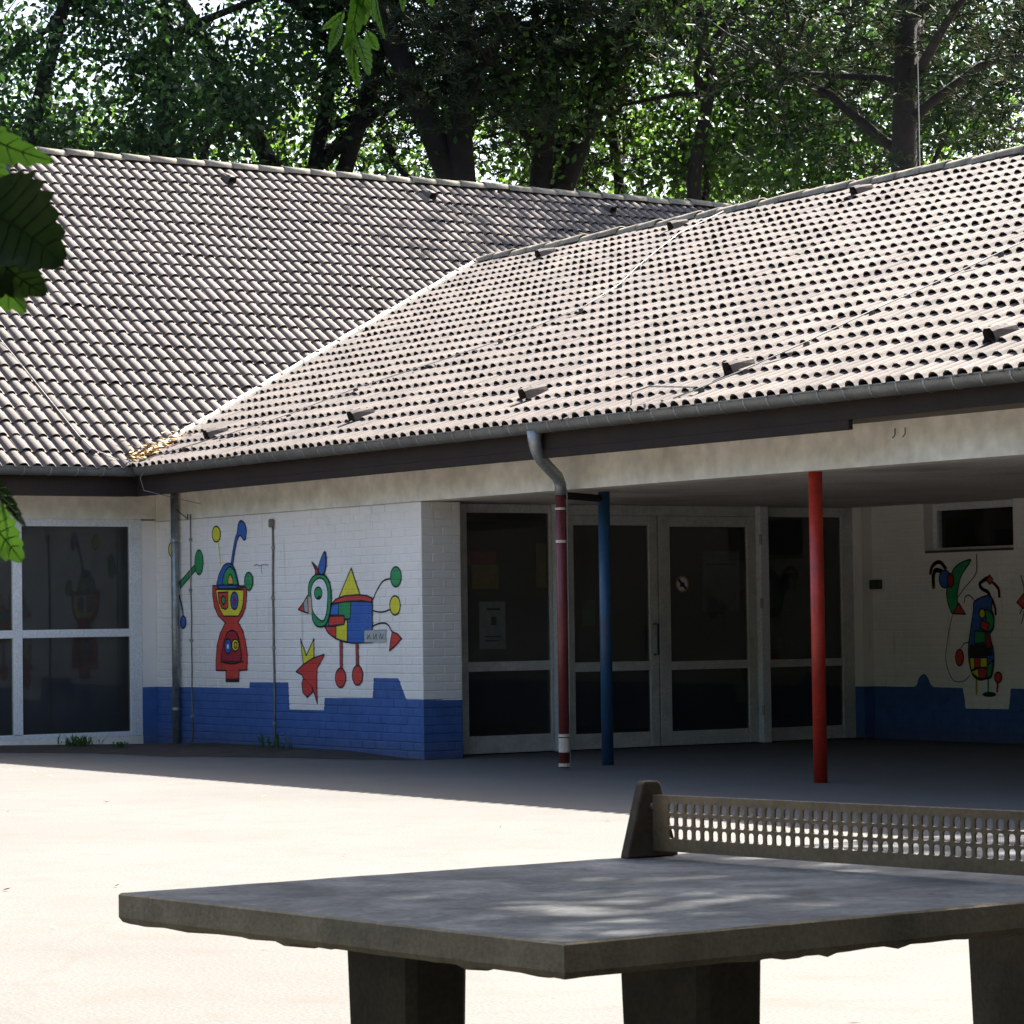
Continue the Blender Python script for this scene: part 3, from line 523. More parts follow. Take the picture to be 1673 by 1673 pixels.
# ---- roof decks
def deck(name, front, extra, label):
    m = MB()
    for poly in [front] + extra: m.add(poly, [tuple(range(len(poly)))])
    o = m.build(name, M['deck'], B, recalc=False); o['label'] = label
    return o
zd = lambda z: z - .035
main_roof = deck('roof', [(0, 0.02, zd(HE)), (BX1, 0.02, zd(HE)), (BX1, RY, zd(HM)), (VX, RY, zd(HM))],
    [[(VX, RY, zd(HM)), (BX1, RY, zd(HM)), (BX1, 16, zd(HE)), (0, 16, zd(HE))]], 'brown tiled roof over the porch wing')
left_roof = deck('roof', [(0, LY0, zd(HE)), (0, 0, zd(HE)), (VX, RY, zd(HM)), (0, 16, zd(HE)), (0, LY1, zd(HE)), (-RX, LY1, zd(HL)), (-RX, LY0, zd(HL))],
    [[(-RX, LY0, zd(HL)), (-RX, LY1, zd(HL)), (-2 * RX, LY1, zd(HE)), (-2 * RX, LY0, zd(HE))]], 'taller brown tiled roof of the left wing')

# ---- pantiles
PITCH = 0.1614; TW = 2 * PITCH
def tile_geo(gauge):
    hw, A0, A1, zb0, zb1 = 0.060, 0.054, 0.036, 0.017, 0.002
    xs, zs = [0.0], [0.0]
    for c in (PITCH * .5, PITCH * 1.5):
        for k in range(6):
            t = math.pi * (1 - k / 5)
            xs.append(c + hw * math.cos(t)); zs.append(math.sin(t))
    xs.append(TW + .012); zs.append(0.0)
    n = len(xs); L = gauge + .02
    vs = [(x, 0, zb0 + A0 * z) for x, z in zip(xs, zs)] + [(x, L, zb1 + A1 * z) for x, z in zip(xs, zs)]
    # thickness of the lower edge
    vs += [(x, .003, zb0 - .011 + (A0 - .001) * z) for x, z in zip(xs, zs)] + [(x, 0, zb0 + A0 * z) for x, z in zip(xs, zs)]
    fs = [(i, i + 1, n + i + 1, n + i) for i in range(n - 1)] + [(2 * n + i, 2 * n + i + 1, 3 * n + i + 1, 3 * n + i) for i in range(n - 1)]
    return np.array(vs), fs
def tile_mesh(gauge, tint):
    vs, fs = tile_geo(gauge)
    me = bpy.data.meshes.new('tile'); me.from_pydata([tuple(v) for v in vs], [], fs)
    me.materials.append(M['tile'])
    n = len(vs) // 4
    sm = [True] * (n - 1) + [False] * (n - 1)
    me.polygons.foreach_set('use_smooth', sm)
    at = me.attributes.new('tint', 'FLOAT', 'POINT'); at.data.foreach_set('value', [tint] * len(vs))
    return me

def lay_tiles(roof, slope, eave_origin, across, up_plan, n_rows, a0, a1, length, keep, skip=()):
    """returns matrices for tiles; keep(x, y) is asked with the plan position of the tile's middle"""
    c = 1 / math.sqrt(1 + slope * slope)
    up = Vector((up_plan[0] * c, up_plan[1] * c, slope * c)); ac = Vector((across[0], across[1], 0)); nrm = ac.cross(up)
    gauge = length / n_rows
    out = []
    O = Vector(eave_origin)
    for r in range(n_rows):
        off = 0.0
        k = 0
        a = a0
        while a < a1:
            p = O + ac * a + up * (r * gauge - .03)
            mid = p + ac * TW * .5 + up * gauge * .5
            if keep(mid.x, mid.y):
                bad = 4.0 if rng.random() < .03 else 1.0; tw = rng.gauss(0, .007) * bad; lift = rng.gauss(0, .003)
                q = p + nrm * lift + up * rng.gauss(0, .004) * bad
                mt = Matrix(((ac.x, up.x, nrm.x, q.x), (ac.y, up.y, nrm.y, q.y), (ac.z, up.z, nrm.z, q.z), (0, 0, 0, 1))) @ Matrix.Rotation(tw * .6, 4, 'X') @ Matrix.Rotation(tw * .4, 4, 'Y')
                out.append((mt, mid))
            a += TW
    return out, gauge
def stuff_tiles(tiles, gauge, roof):
    vs, fs = tile_geo(gauge); n = len(vs); N = len(tiles)
    V = np.empty((N * n, 3)); tint = np.empty(N * n)
    h = np.c_[vs, np.ones(n)]
    for i, (mt, mid) in enumerate(tiles):
        V[i * n:(i + 1) * n] = (h @ np.array(mt).T)[:, :3]
        tint[i * n:(i + 1) * n] = min(1, max(0, rng.gauss(.5, .24)))
    F = (np.array(fs)[None] + (np.arange(N) * n)[:, None, None]).reshape(-1, 4)
    me = bpy.data.meshes.new('tile_field')
    me.from_pydata(V.tolist(), [], F.tolist())
    me.materials.append(M['tile'])
    half = len(fs) // 2
    me.polygons.foreach_set('use_smooth', ([True] * half + [False] * half) * N)
    at = me.attributes.new('tint', 'FLOAT', 'POINT'); at.data.foreach_set('value', tint)
    o = place(bpy.data.objects.new('tile_field', me), roof); o['kind'] = 'stuff'
    return o
def keep_main(x, y): return S1 * y >= -S2 * x - .18 and y < RY - .04
def keep_left(x, y):
    if x < -RX + .05: return False
    zm = S1 * min(y, 16 - y) if 0 < y < 16 else -1
    return -S2 * x >= zm - .18
LM = RY * math.sqrt(1 + S1 * S1); LL_ = RX * math.sqrt(1 + S2 * S2)
N_MAIN, N_LEFT = 23, 26
tm, gm = lay_tiles(main_roof, S1, (0, 0, HE), (1, 0), (0, 1), N_MAIN, -5.6, BX1, LM, keep_main)
tl, gl = lay_tiles(left_roof, S2, (0, 0, HE), (0, 1), (-1, 0), N_LEFT, LY0, LY1 - .1, LL_, keep_left)
# the 300 nearest tiles inside the picture are objects of their own
def in_view(p):
    d = p - CAM; z = d.dot(fw)
    return abs(d.dot(rv) / z) < .172 and abs(d.dot(uv) / z) < .172
tm.sort(key=lambda t: (not in_view(t[1]), (t[1] - CAM).length))
tile_variants = [tile_mesh(gm, k / 7) for k in range(8)]
for mt, mid in tm[:300]:
    o = bpy.data.objects.new('tile', rng.choice(tile_variants)); place(o, main_roof); o.matrix_basis = mt
stuff_tiles(tm[300:], gm, main_roof)
stuff_tiles(tl, gl, left_roof)

# ridge caps
def ridge_mesh():
    m = MB(); n = 9
    for (x, r) in ((0, .125), (.46, .105)):
        for k in range(n):
            t = math.pi * k / (n - 1); m.v.append((x, r * math.cos(t), r * .85 * math.sin(t) - .02))
    for (x, r) in ((0, .112),):
        for k in range(n):
            t = math.pi * k / (n - 1); m.v.append((x, r * math.cos(t), r * .85 * math.sin(t) - .02))
    for k in range(n - 1):
        m.f.append((k, k + 1, n + k + 1, n + k)); m.f.append((2 * n + k, 2 * n + k + 1, k + 1, k))
    m.m = [0] * len(m.f)
    me = m.mesh('ridge_tile', M['ridge'], True)
    return me
rme = ridge_mesh()
def caps(roof, p0, d, n, step):
    ang = math.atan2(d[1], d[0])
    for i in range(n):
        o = bpy.data.objects.new('ridge_tile', rme); place(o, roof)
        o.matrix_basis = Matrix.Translation((p0[0] + d[0] * step * i, p0[1] + d[1] * step * i, p0[2] + rng.uniform(-.012, .012))) @ Matrix.Rotation(ang + rng.uniform(-.02, .02), 4, 'Z') @ Matrix.Rotation(rng.uniform(-.012, .022), 4, 'Y')
caps(main_roof, (BX1, RY, HM + .03), (-1, 0), int((BX1 - VX) / .43), .43)
caps(left_roof, (-RX, LY0, HL + .03), (0, 1), int((LY1 - LY0) / .43), .43)

# valley flashing: one continuous strip of metal lying over the cut tile ends
m = MB(); n = 26
for i in range(n):
    t = i / (n - 1)
    x, y = VX * t, RY * t
    w1, w2 = .050 + .010 * math.sin(i * 2.3), .070 + .015 * math.sin(i * 1.7 + 1)
    zl = HE - S2 * (x - w1) + .066; zr = HE + S1 * y + .080
    m.v += [(x - w1, y, zl - .03), (x - w1, y, zl), (x - .005, y, HE - S2 * x + .064), (x + w2, y, zr), (x + w2, y, zr - .04)]
    if i:
        b = 5 * i
        m.f += [(b - 5 + k, b - 4 + k, b + 1 + k, b + k) for k in range(4)]
m.m = [0] * len(m.f)
m.build('valley_flashing', M['flashing'], main_roof, recalc=False)

# vent tiles: small hooded boxes
def vent(roof, p, slope, d_across, d_up):
    c = 1 / math.sqrt(1 + slope * slope)
    up = Vector((d_up[0] * c, d_up[1] * c, slope * c)); ac = Vector((*d_across, 0)); nr = ac.cross(up)
    m = MB(); P = Vector(p)
    w0, w1, L = .066, .060, .26
    sec = []
    for (t, w, hgt) in ((0, w0, .110), (.08, w0, .100), (L, w1, .055)):
        sec.append([P + up * t + ac * sx * w * f + nr * (hgt * k + .02) for sx, f, k in ((-1, 1, 0), (-1, .85, .75), (-.5, 1, 1), (.5, 1, 1), (1, .85, .75), (1, 1, 0))])
    vs = [q for s in sec for q in s]
    fs = [(6 * i + k, 6 * i + k + 1, 6 * i + 7 + k, 6 * i + 6 + k) for i in range(2) for k in range(5)]
    m.add(vs, fs, 0)
    # dark recessed opening
    inner = [P + up * .10 + (q - P) * .93 for q in sec[0]]
    m.add(sec[0] + inner, [(k, k + 1, 7 + k, 6 + k) for k in range(5)], 0)
    m.add(inner, [(0, 1, 2, 3, 4, 5)], 1)
    m.build('vent_tile', [M['tile'], M['deck']], roof, recalc=False)
for (x, y) in ((.66, .62), (3.86, .62), (7.05, .62), (10.2, .62), (13.45, .62), (16.6, .62), (-2.6, 7.32), (.2, 7.45), (3.88, 7.36), (7.1, 7.36)):
    vent(main_roof, (x, y, HE + S1 * y + .03), S1, (1, 0), (0, 1))
for (x, y) in ((-6.8, 1.6), (-6.8, 4.93), (-6.8, 8.26), (-6.8, 11.5)):
    vent(left_roof, (x, y, HE - S2 * x + .03), S2, (0, 1), (-1, 0))

# lightning conductor wires
def wire(roof, pts, lift=.085, r=.006):
    P = []
    for x, y in pts:
        z = max(HE + S1 * y if roof is main_roof else -9, HE - S2 * x if roof is left_roof else -9)
        P.append((x, y, z + lift + rng.uniform(-.008, .008)))
    o = MB().tube(P, r, 6).build('lightning_wire', M['wire'], roof, smooth=True)
    for p in P[1:-1]:
        MB().box(p[0] - .02, p[0] + .02, p[1] - .02, p[1] + .02, p[2] - .05, p[2] - .004).build('wire_clip', M['dark_metal'], roof)
wire(main_roof, [(10.25, -.02), (10.35, .2), (10.45, .6), (10.52, 1.2), (10.56, 1.9), (10.6, 2.6), (10.68, 3.3), (10.74, 4.0), (10.78, 5.0), (10.8, 6.2), (10.82, 7.9)])
wire(main_roof, [(.25, .05), (.7, .3), (1.2, .62), (1.65, 1.1), (1.95, 1.78), (2.5, 2.37), (3.08, 2.96), (3.42, 3.8), (2.9, 4.7), (2.15, 5.5), (1.5, 6.3), (.96, 7.0), (.75, 7.85)], r=.0045)
wire(left_roof, [(-.02, -.15), (-.2, -.38), (-.45, -.43), (-1.05, -.455), (-1.9, -.485), (-2.45, -.51), (-4.0, -.55), (-6.0, -.58), (-7.2, -.6)])
MB().tube([(9.65, -.03, HE), (9.66, -.02, HE + .17), (9.75, .1, HE + .22), (10.25, .2, HE + .18)], .007, 6).build('lightning_wire', M['wire'], main_roof)
MB().tube([(4.28, RY, HM), (4.28, RY, HM + 1.45)], [.007, .004], 6).build('lightning_rod', M['wire'], main_roof)
# thin wire hanging at the inner corner of the gutter
MB().tube([(.28, .02, HE - .01), (.27, -.03, HE - .12), (.32, -.01, HE - .26), (.5, .2, HE - .33), (.7, .5, HE - .42)], .004, 5).build('lightning_wire', M['wire'], main_roof)

# ---- gutters
def gutter(p0, p1, inward):
    """half round gutter from p0 to p1; inward: unit plan vector towards the building"""
    R = .078; n = 9
    prof = [(-.012, .0), (-.012, .012), (.004, .012)] + [(R - R * math.cos(math.pi * k / n), -R * 1.12 * math.sin(math.pi * k / n)) for k in range(n + 1)]
    prof2 = [(R - (R - .004) * math.cos(math.pi * k / n), -(R - .004) * 1.12 * math.sin(math.pi * k / n)) for k in range(n, -1, -1)]
    full = prof + prof2
    m = MB()
    for p, s in ((p0, 0), (p1, 1)):
        for a, z in full: m.v.append((p[0] + inward[0] * a, p[1] + inward[1] * a, HE + z))
    k = len(full)
    for i in range(k): m.f.append((i, (i + 1) % k, k + (i + 1) % k, k + i))
    m.m = [0] * len(m.f)
    return m
gm1 = gutter((0.075, -.02), (BX1 + .05, -.02), (0, 1)).build('gutter', M['zinc_dark'], B); smooth_angle(gm1)
gm2 = gutter((.02, LY0), (.02, .06), (-1, 0)).build('gutter', M['zinc_dark'], B); smooth_angle(gm2)
def bracket_mesh():
    m = MB(); R = .082; n = 8
    for w in (-.009, .009):
        for k in range(n + 1):
            t = math.pi * k / n; m.v.append((w, R - .004 - R * math.cos(t), -R * 1.12 * math.sin(t)))
    for k in range(n): m.f.append((k, k + 1, n + 2 + k, n + 1 + k))
    m.m = [0] * n
    return m.mesh('gutter_bracket', M['zinc'])
bme = bracket_mesh()
x = .45
while x < BX1:
    o = bpy.data.objects.new('gutter_bracket', bme); place(o, gm1); o.matrix_basis = Matrix.Translation((x, -.02, HE)); x += .315 + rng.uniform(-.01, .01)
y = -.35
while y > LY0:
    o = bpy.data.objects.new('gutter_bracket', bme); place(o, gm2); o.matrix_basis = Matrix.Translation((.02, y, HE)) @ Matrix.Rotation(math.pi / 2, 4, 'Z'); y -= .32

# ---- rain pipes and columns
dp = MB().tube([(8.06, .05, 3.06), (8.06, .05, 2.97), (8.05, .07, 2.90), (8.02, .14, 2.81), (7.98, .27, 2.72), (7.94, .37, 2.66), (7.91, .425, 2.59), (7.90, .43, 2.50)], [.075, .062, .058, .056, .056, .056, .055, .055], 14)
dp = dp.build('downpipe', M['zinc'], B, smooth=True); dp['label'] = 'zinc and dark red rain pipe with swan neck'
MB().tube([(7.90, .43, 2.53), (7.90, .43, .02)], .048, 14).build('lower_pipe', M['red_pipe'], dp, smooth=True)
for z, hgt in ((2.36, .02), (2.06, .025), (.30, .025), (.03, .03)):
    MB().tube([(7.90, .43, z), (7.90, .43, z + hgt)], .053, 14).build('pipe_clip', M['pale_band'], dp)
MB().tube([(7.90, .43, .16), (7.90, .43, .29)], .0505, 14).build('pipe_collar', M['pale_band'], dp)
MB().tube([(7.96, .43, 2.62), (7.955, .465, 2.53), (7.945, .47, 2.3), (7.95, .465, 1.2), (7.94, .47, .02)], .005, 6).build('earth_wire', M['wire'], dp)
dl = MB().tube([(.05, .5, 2.85), (.05, .5, .0)], .043, 12).build('downpipe', M['galvanised'], B, smooth=True); dl['label'] = 'plain galvanised rain pipe in the inner corner'
for z in (2.3, 1.32, .4): MB().tube([(.05, .5, z), (.05, .5, z + .03)], .049, 12).build('pipe_clip', M['zinc'], dl)
c1 = MB().tube([(11.22, .70, 0.0), (11.22, .70, 2.549)], .058, 18).build('column', M['red_post'], B, smooth=True); c1['label'] = 'bright red round steel column'
c2 = MB().tube([(7.49, 1.2, 0.0), (7.49, 1.2, 2.549)], .056, 18).build('column', M['blue_post'], B, smooth=True); c2['label'] = 'dark blue round steel column'
MB().tube([(7.90, .50, 2.49), (7.49, 1.16, 2.49)], .035, 4).build('bracket_arm', M['fascia'], c2)

# cables and small fittings on the mural wall
def cable(x, z0, z1, r, boxed):
    pts = [(x + rng.uniform(-.008, .008), YW - .012, z0 + (z1 - z0) * i / 9) for i in range(10)]
    o = MB().tube(pts, r, 6).build('wall_cable', M['cable'], B, smooth=True)
    for i in (1, 4, 6, 8):
        p = pts[i]; MB().box(p[0] - .02, p[0] + .02, p[1] - .012, p[1] + .02, p[2] - .015, p[2] + .015).build('cable_clip', M['zinc'], o)
    if boxed: MB().box(x - .032, x + .032, YW - .05, YW - .002, z1 - .05, z1 + .04).build('junction_box', M['cable'], o, bevel=.01)
cable(.33, .05, 2.6, .007, False)
cable(2.24, .03, 2.44, .012, True)
MB().tube([(.38, .5, 2.60), (.3, .54, 2.55), (.1, .5, 2.66)], .006, 5).build('wall_cable', M['dark_metal'], B)
MB().box(4.93, 5.13, 6.55, 6.598, 1.645, 1.75).build('bell_box', M['dark_metal'], B, bevel=.01)

# ---- painted figures
PMAT = {k: paint_mat('mural_' + k, v) for k, v in PAINT.items()}
PKEYS = list(PAINT)
def catmull(pts, closed, sub=5):
    P = [Vector(p) for p in pts]; n = len(P); out = []
    rngs = range(n if closed else n - 1)
    for i in rngs:
        if closed: a, b, c, d = P[(i - 1) % n], P[i], P[(i + 1) % n], P[(i + 2) % n]
        else: a, b, c, d = P[max(i - 1, 0)], P[i], P[i + 1], P[min(i + 2, n - 1)]
        for k in range(sub):
            t = k / sub
            out.append(.5 * ((2 * b) + (c - a) * t + (2 * a - 5 * b + 4 * c - d) * t * t + (3 * b - a - 3 * c + d) * t ** 3))
    if not closed: out.append(P[-1])
    return [(p.x, p.y) for p in out]
from mathutils.geometry import tessellate_polygon
def ribbon(m, pts, w, y, mi, closed):
    n = len(pts)
    for i in range(n if closed else n - 1):
        a, b = Vector(pts[i]), Vector(pts[(i + 1) % n]); d = (b - a)
        if d.length < 1e-5: continue
        d.normalize(); nn = Vector((-d.y, d.x)) * w * .5; a2, b2 = a - d * w * .35, b + d * w * .35
        m.add([(q.x, y, q.y) for q in (a2 - nn, b2 - nn, b2 + nn, a2 + nn)], [(0, 1, 2, 3)], mi)
def figure(data, plane_y, label, wall):
    m = MB(); y = plane_y - .0022
    for t, c, o, w, pts in data:
        mi = PKEYS.index(c)
        if t == 's': pts = catmull(pts, True)
        if t == 'm': pts = catmull(pts, False)
        if t in 'ps':
            y -= .0002
            tris = tessellate_polygon([[Vector((p[0], p[1], 0)) for p in pts]])
            m.add([(p[0], y, p[1]) for p in pts], [tuple(tr) for tr in tris], mi)
            if o: y -= .0002; ribbon(m, pts, .016, y, PKEYS.index('K'), True)
        else:
            y -= .0002
            ribbon(m, pts, w, y, mi, False)
    # all faces look outwards (-Y)
    me_o = m.build('painted_figure', [PMAT[k] for k in PKEYS], wall, recalc=False)
    bm = bmesh.new(); bm.from_mesh(me_o.data)
    for f in bm.faces:
        f.normal_update()
        if f.normal.y > 0: f.normal_flip()
    bm.to_mesh(me_o.data); bm.free()
    me_o['label'] = label
figure(ROBOT, YW, 'painted red robot figure with yellow and blue antennae', mw)
figure(CLIMBER, YW, 'painted green and blue limbs beside the corner pipe', mw)
figure(BIRD, YW, 'painted patchwork bird with yellow fin and long red legs', mw)
figure(ROOSTER, YW, 'painted red bird head with yellow crown', mw)
figure(BACK_A, 6.6, 'painted green crescent figure on the shaded wall', bw)
figure(BACK_B, 6.6, 'painted many coloured standing figure on the shaded wall', bw)
figure(BACK_C, 6.6, 'painted red figure at the edge of the shaded wall', bw)
# faint scribble above the robot's shoulder
m = MB(); ribbon(m, [(1.80, 1.99), (1.86, 2.0), (1.92, 1.985), (2.0, 1.995), (2.12, 1.99)], .008, YW - .003, 0, False); ribbon(m, [(1.97, 1.99), (1.96, 1.93), (1.985, 1.90)], .008, YW - .0032, 0, False)
m.build('scribble', PMAT['K'], mw, recalc=False)

# ---- left wing glazing (plane x = -0.56)
lw = empty('window', (-.56, -2, 0)); lw.parent = B; lw.matrix_parent_inverse = parent_world(B).inverted()
lw['label'] = 'tall white framed window wall of the left wing'
X0, X1 = -.64, -.575
mull = [-1.145 - 1.42 * k for k in range(6)]
fr = MB()
fr.box(X0, X1, mull[-1], .39, 2.49, 2.575); fr.box(X0, X1, mull[-1], .39, .10, .155)
fr.build('top_and_bottom_rail', M['frame'], lw, bevel=.004)
MB().box(X0, X1 + .004, .245, .392, .101, 2.574).build('jamb', M['frame'], lw, bevel=.004)
for y in mull: MB().box(X0, X1 + .008, y - .055, y + .055, .1555, 2.4895).build('mullion', M['frame'], lw, bevel=.004)
edges = [.245] + mull
for i in range(len(mull)):
    a, b = edges[i + 1] + .055, edges[i] - (.055 if i else 0)
    MB().box(X0 + .003, X1 + .004, a + .001, b - .001, 1.235, 1.325).build('transom', M['frame'], lw, bevel=.004)
    MB().box(-.615, -.605, a - .01, b + .01, .15, 1.24).build('pane', M['glass'], lw)
    MB().box(-.615, -.605, a - .01, b + .01, 1.32, 2.50).build('pane', M['glass'], lw)
MB().box(-.70, -.565, .393, YW + .1, 0, 2.56).build('wall', M['corner_wall'], B)
plain_wall(-.72, -.57, LY0 + .7, mull[-1] - .002, 0, 2.57)
MB().box(-.70, -.57, mull[-1], .392, 0, .099).build('plinth', M['beam'], B)
# rooms behind the glass
def room(x0, x1, y0, y1, z1, open_face):
    m = MB()
    if open_face != 'x1': m.add([(x1, y0, 0.02), (x1, y1, 0.02), (x1, y1, z1), (x1, y0, z1)], [(0, 1, 2, 3)], 0)
    m.add([(x0, y0, 0.02), (x0, y1, 0.02), (x0, y1, z1), (x0, y0, z1)], [(0, 1, 2, 3)], 0)
    m.add([(x0, y0, 0.02), (x1, y0, 0.02), (x1, y0, z1), (x0, y0, z1)], [(0, 1, 2, 3)], 0)
    m.add([(x0, y1, 0.02), (x1, y1, 0.02), (x1, y1, z1), (x0, y1, z1)], [(0, 1, 2, 3)], 0)
    m.add([(x0, y0, 0.02), (x1, y0, 0.02), (x1, y1, 0.02), (x0, y1, 0.02)], [(0, 1, 2, 3)], 1)
    m.add([(x0, y0, z1), (x1, y0, z1), (x1, y1, z1), (x0, y1, z1)], [(0, 1, 2, 3)], 0)
    m.build('room', [M['room'], M['room_dark']], B, recalc=False)
room(-6.5, -.645, LY0 + .72, .44, 2.58, 'x1')
room(-.2, 4.735, 1.04, 6.59, 2.57, 'x1')

# ---- entrance (plane x = 4.8)
def glazed(name, y0, y1, gy0, gy1, panes, zt, x_in, x_out, label, mat='frame_dull', zb=.012):
    root = empty(name, (4.8, y0, 0)); root.parent = B; root.matrix_parent_inverse = parent_world(B).inverted(); root['label'] = label
    MB().box(x_in, x_out, y0, gy0, zb, zt).build('stile', M[mat], root, bevel=.004)
    MB().box(x_in, x_out, gy1, y1, zb, zt).build('stile', M[mat], root, bevel=.004)
    zs = [zb] + [q for p in panes for q in p] + [zt]
    for i in range(0, len(zs), 2):
        if zs[i + 1] - zs[i] > .01:
            MB().box(x_in + .003, x_out - .003, gy0 + .0005, gy1 - .0005, zs[i], zs[i + 1]).build('rail', M[mat], root, bevel=.003)
    for z0, z1 in panes:
        xm = (x_in + x_out) / 2
        MB().box(xm - .005, xm + .005, gy0 - .01, gy1 + .01, z0 - .01, z1 + .01).build('pane', M['glass'], root)
    return root
glazed('window', 1.031, 2.43, 1.385, 2.395, [(.19, .845), (.942, 2.46)], 2.55, 4.75, 4.81, 'glazed side panel left of the entrance doors')
d1 = glazed('door', 2.535, 3.765, 2.69, 3.655, [(.17, .815), (.912, 2.34)], 2.44, 4.76, 4.82, 'left leaf of the glazed entrance doors')
d2 = glazed('door', 3.785, 5.085, 3.93, 4.965, [(.162, .81), (.90, 2.33)], 2.44, 4.76, 4.82, 'right leaf of the glazed entrance doors')
glazed('window', 5.205, 6.598, 5.235, 6.285, [(.155, .81), (.893, 2.445)], 2.55, 4.75, 4.81, 'glazed side panel right of the entrance doors')
MB().box(4.75, 4.815, 2.536, 5.084, 2.443, 2.552).build('door_head', M['frame_dull'], B, bevel=.004)
for (y0, y1) in ((2.432, 2.532), (5.088, 5.202)):
    o = MB().box(4.74, 4.895, y0, y1, .005, 2.552).build('door_post', M['frame'], B, bevel=.004)
    for z in (.30, 1.45, 2.14): MB().tube([(4.90, (y0 if y0 > 4 else y1) + .0, z), (4.90, (y0 if y0 > 4 else y1) + .0, z + .11)], .016, 8).build('hinge', M['zinc'], o)
MB().tube([(4.83, 3.70, 1.30), (4.90, 3.70, 1.30), (4.90, 3.70, .98), (4.83, 3.70, .98)], .013, 8).build('handle', M['dark_metal'], d1)
MB().box(4.70, 4.96, 6.45, 6.598, .01, 2.552).build('wall', M['back_wall'], B)
# small high window in the porch wall
hw_ = empty('window', (6.5, 6.6, 2)); hw_.parent = B; hw_.matrix_parent_inverse = parent_world(B).inverted(); hw_['label'] = 'small high window in the porch wall'
MB().box(5.822, 7.218, 6.735, 6.80, 2.022, 2.075).build('rail', M['frame'], hw_)
MB().box(5.822, 7.218, 6.735, 6.80, 2.48, 2.555).build('rail', M['frame'], hw_)
MB().box(5.822, 5.885, 6.736, 6.799, 2.0755, 2.4795).build('stile', M['frame'], hw_)
MB().box(7.155, 7.218, 6.736, 6.799, 2.0755, 2.4795).build('stile', M['frame'], hw_)
MB().box(5.88, 7.16, 6.76, 6.77, 2.07, 2.485).build('pane', M['glass'], hw_)
MB().box(5.825, 7.215, 6.61, 6.734, 2.021, 2.045).build('sill', M['soffit'], hw_)
MB().box(5.82, 7.22, 6.806, 6.845, 2.021, 2.555).build('blind', M['room'], hw_)

# ---- papers and signs on and behind the glass
def sheet(name, x, y0, y1, z0, z1, mat, label, cat, marks=()):
    m = MB(); m.box(x - .002, x, y0, y1, z0, z1, 0)
    for (a, b, c, d) in marks:
        m.box(x + .0005, x + .0015, y0 + (y1 - y0) * a, y0 + (y1 - y0) * b, z0 + (z1 - z0) * c, z0 + (z1 - z0) * d, 1)
    return tag(m.build(name, [mat, M['ink']]), label, cat)
sheet('notice', 4.806 - .032, 1.545, 1.86, 1.07, 1.555, M['paper'], 'white paper notice with small dark picture inside the left glass panel', 'notice', [(.45, .65, .5, .68), (.3, .8, .82, .86), (.2, .85, .25, .28), (.2, .75, .16, .19)])
sheet('poster', 4.25, 1.80, 2.13, 1.69, 1.94, M['paper_yellow'], 'small yellow and red poster in the hall behind the left panel', 'poster')
sheet('poster', 4.25, 1.72, 2.12, 1.94, 2.08, M['paper_red'], 'narrow red poster strip hanging above the small yellow poster', 'poster')
sheet('poster', 4.25, 2.60, 3.05, 1.70, 2.16, M['paper_yellow'], 'large yellow poster in the hall behind the left door', 'poster')
sheet('notice', 4.72, 2.86, 3.02, 1.28, 1.56, M['paper_green'], 'small pale notice inside the left door glass', 'notice')
sheet('poster', 4.72, 4.43, 4.93, 1.42, 2.07, M['paper_green'], 'pale green poster inside the right door glass', 'poster', [(.1, .9, .78, .8)])
m = MB()
cy, cz = 4.10, 1.72
def disc(m, x, r0, r1, mi, n=20):
    for k in range(n):
        a, b = 2 * math.pi * k / n, 2 * math.pi * (k + 1) / n
        m.add([(x, cy + r0 * math.cos(a), cz + r0 * math.sin(a)), (x, cy + r1 * math.cos(a), cz + r1 * math.sin(a)), (x, cy + r1 * math.cos(b), cz + r1 * math.sin(b)), (x, cy + r0 * math.cos(b), cz + r0 * math.sin(b))], [(0, 1, 2, 3)], mi)
disc(m, 4.7985, 0.001, .085, 0); disc(m, 4.7990, .070, .090, 1)
m.add([(4.7993, cy - .065, cz + .045), (4.7993, cy - .045, cz + .065), (4.7993, cy + .065, cz - .045), (4.7993, cy + .045, cz - .065)], [(0, 1, 2, 3)], 2)
m.add([(4.7995, cy - .03, cz - .03), (4.7995, cy + .035, cz - .03), (4.7995, cy + .03, cz + .015), (4.7995, cy - .025, cz + .02)], [(0, 1, 2, 3)], 2)
tag(m.build('prohibition_sign', [M['paper'], M['sign_red'], M['ink']], recalc=False), 'round white prohibition sticker with black bar on the right door', 'sign')

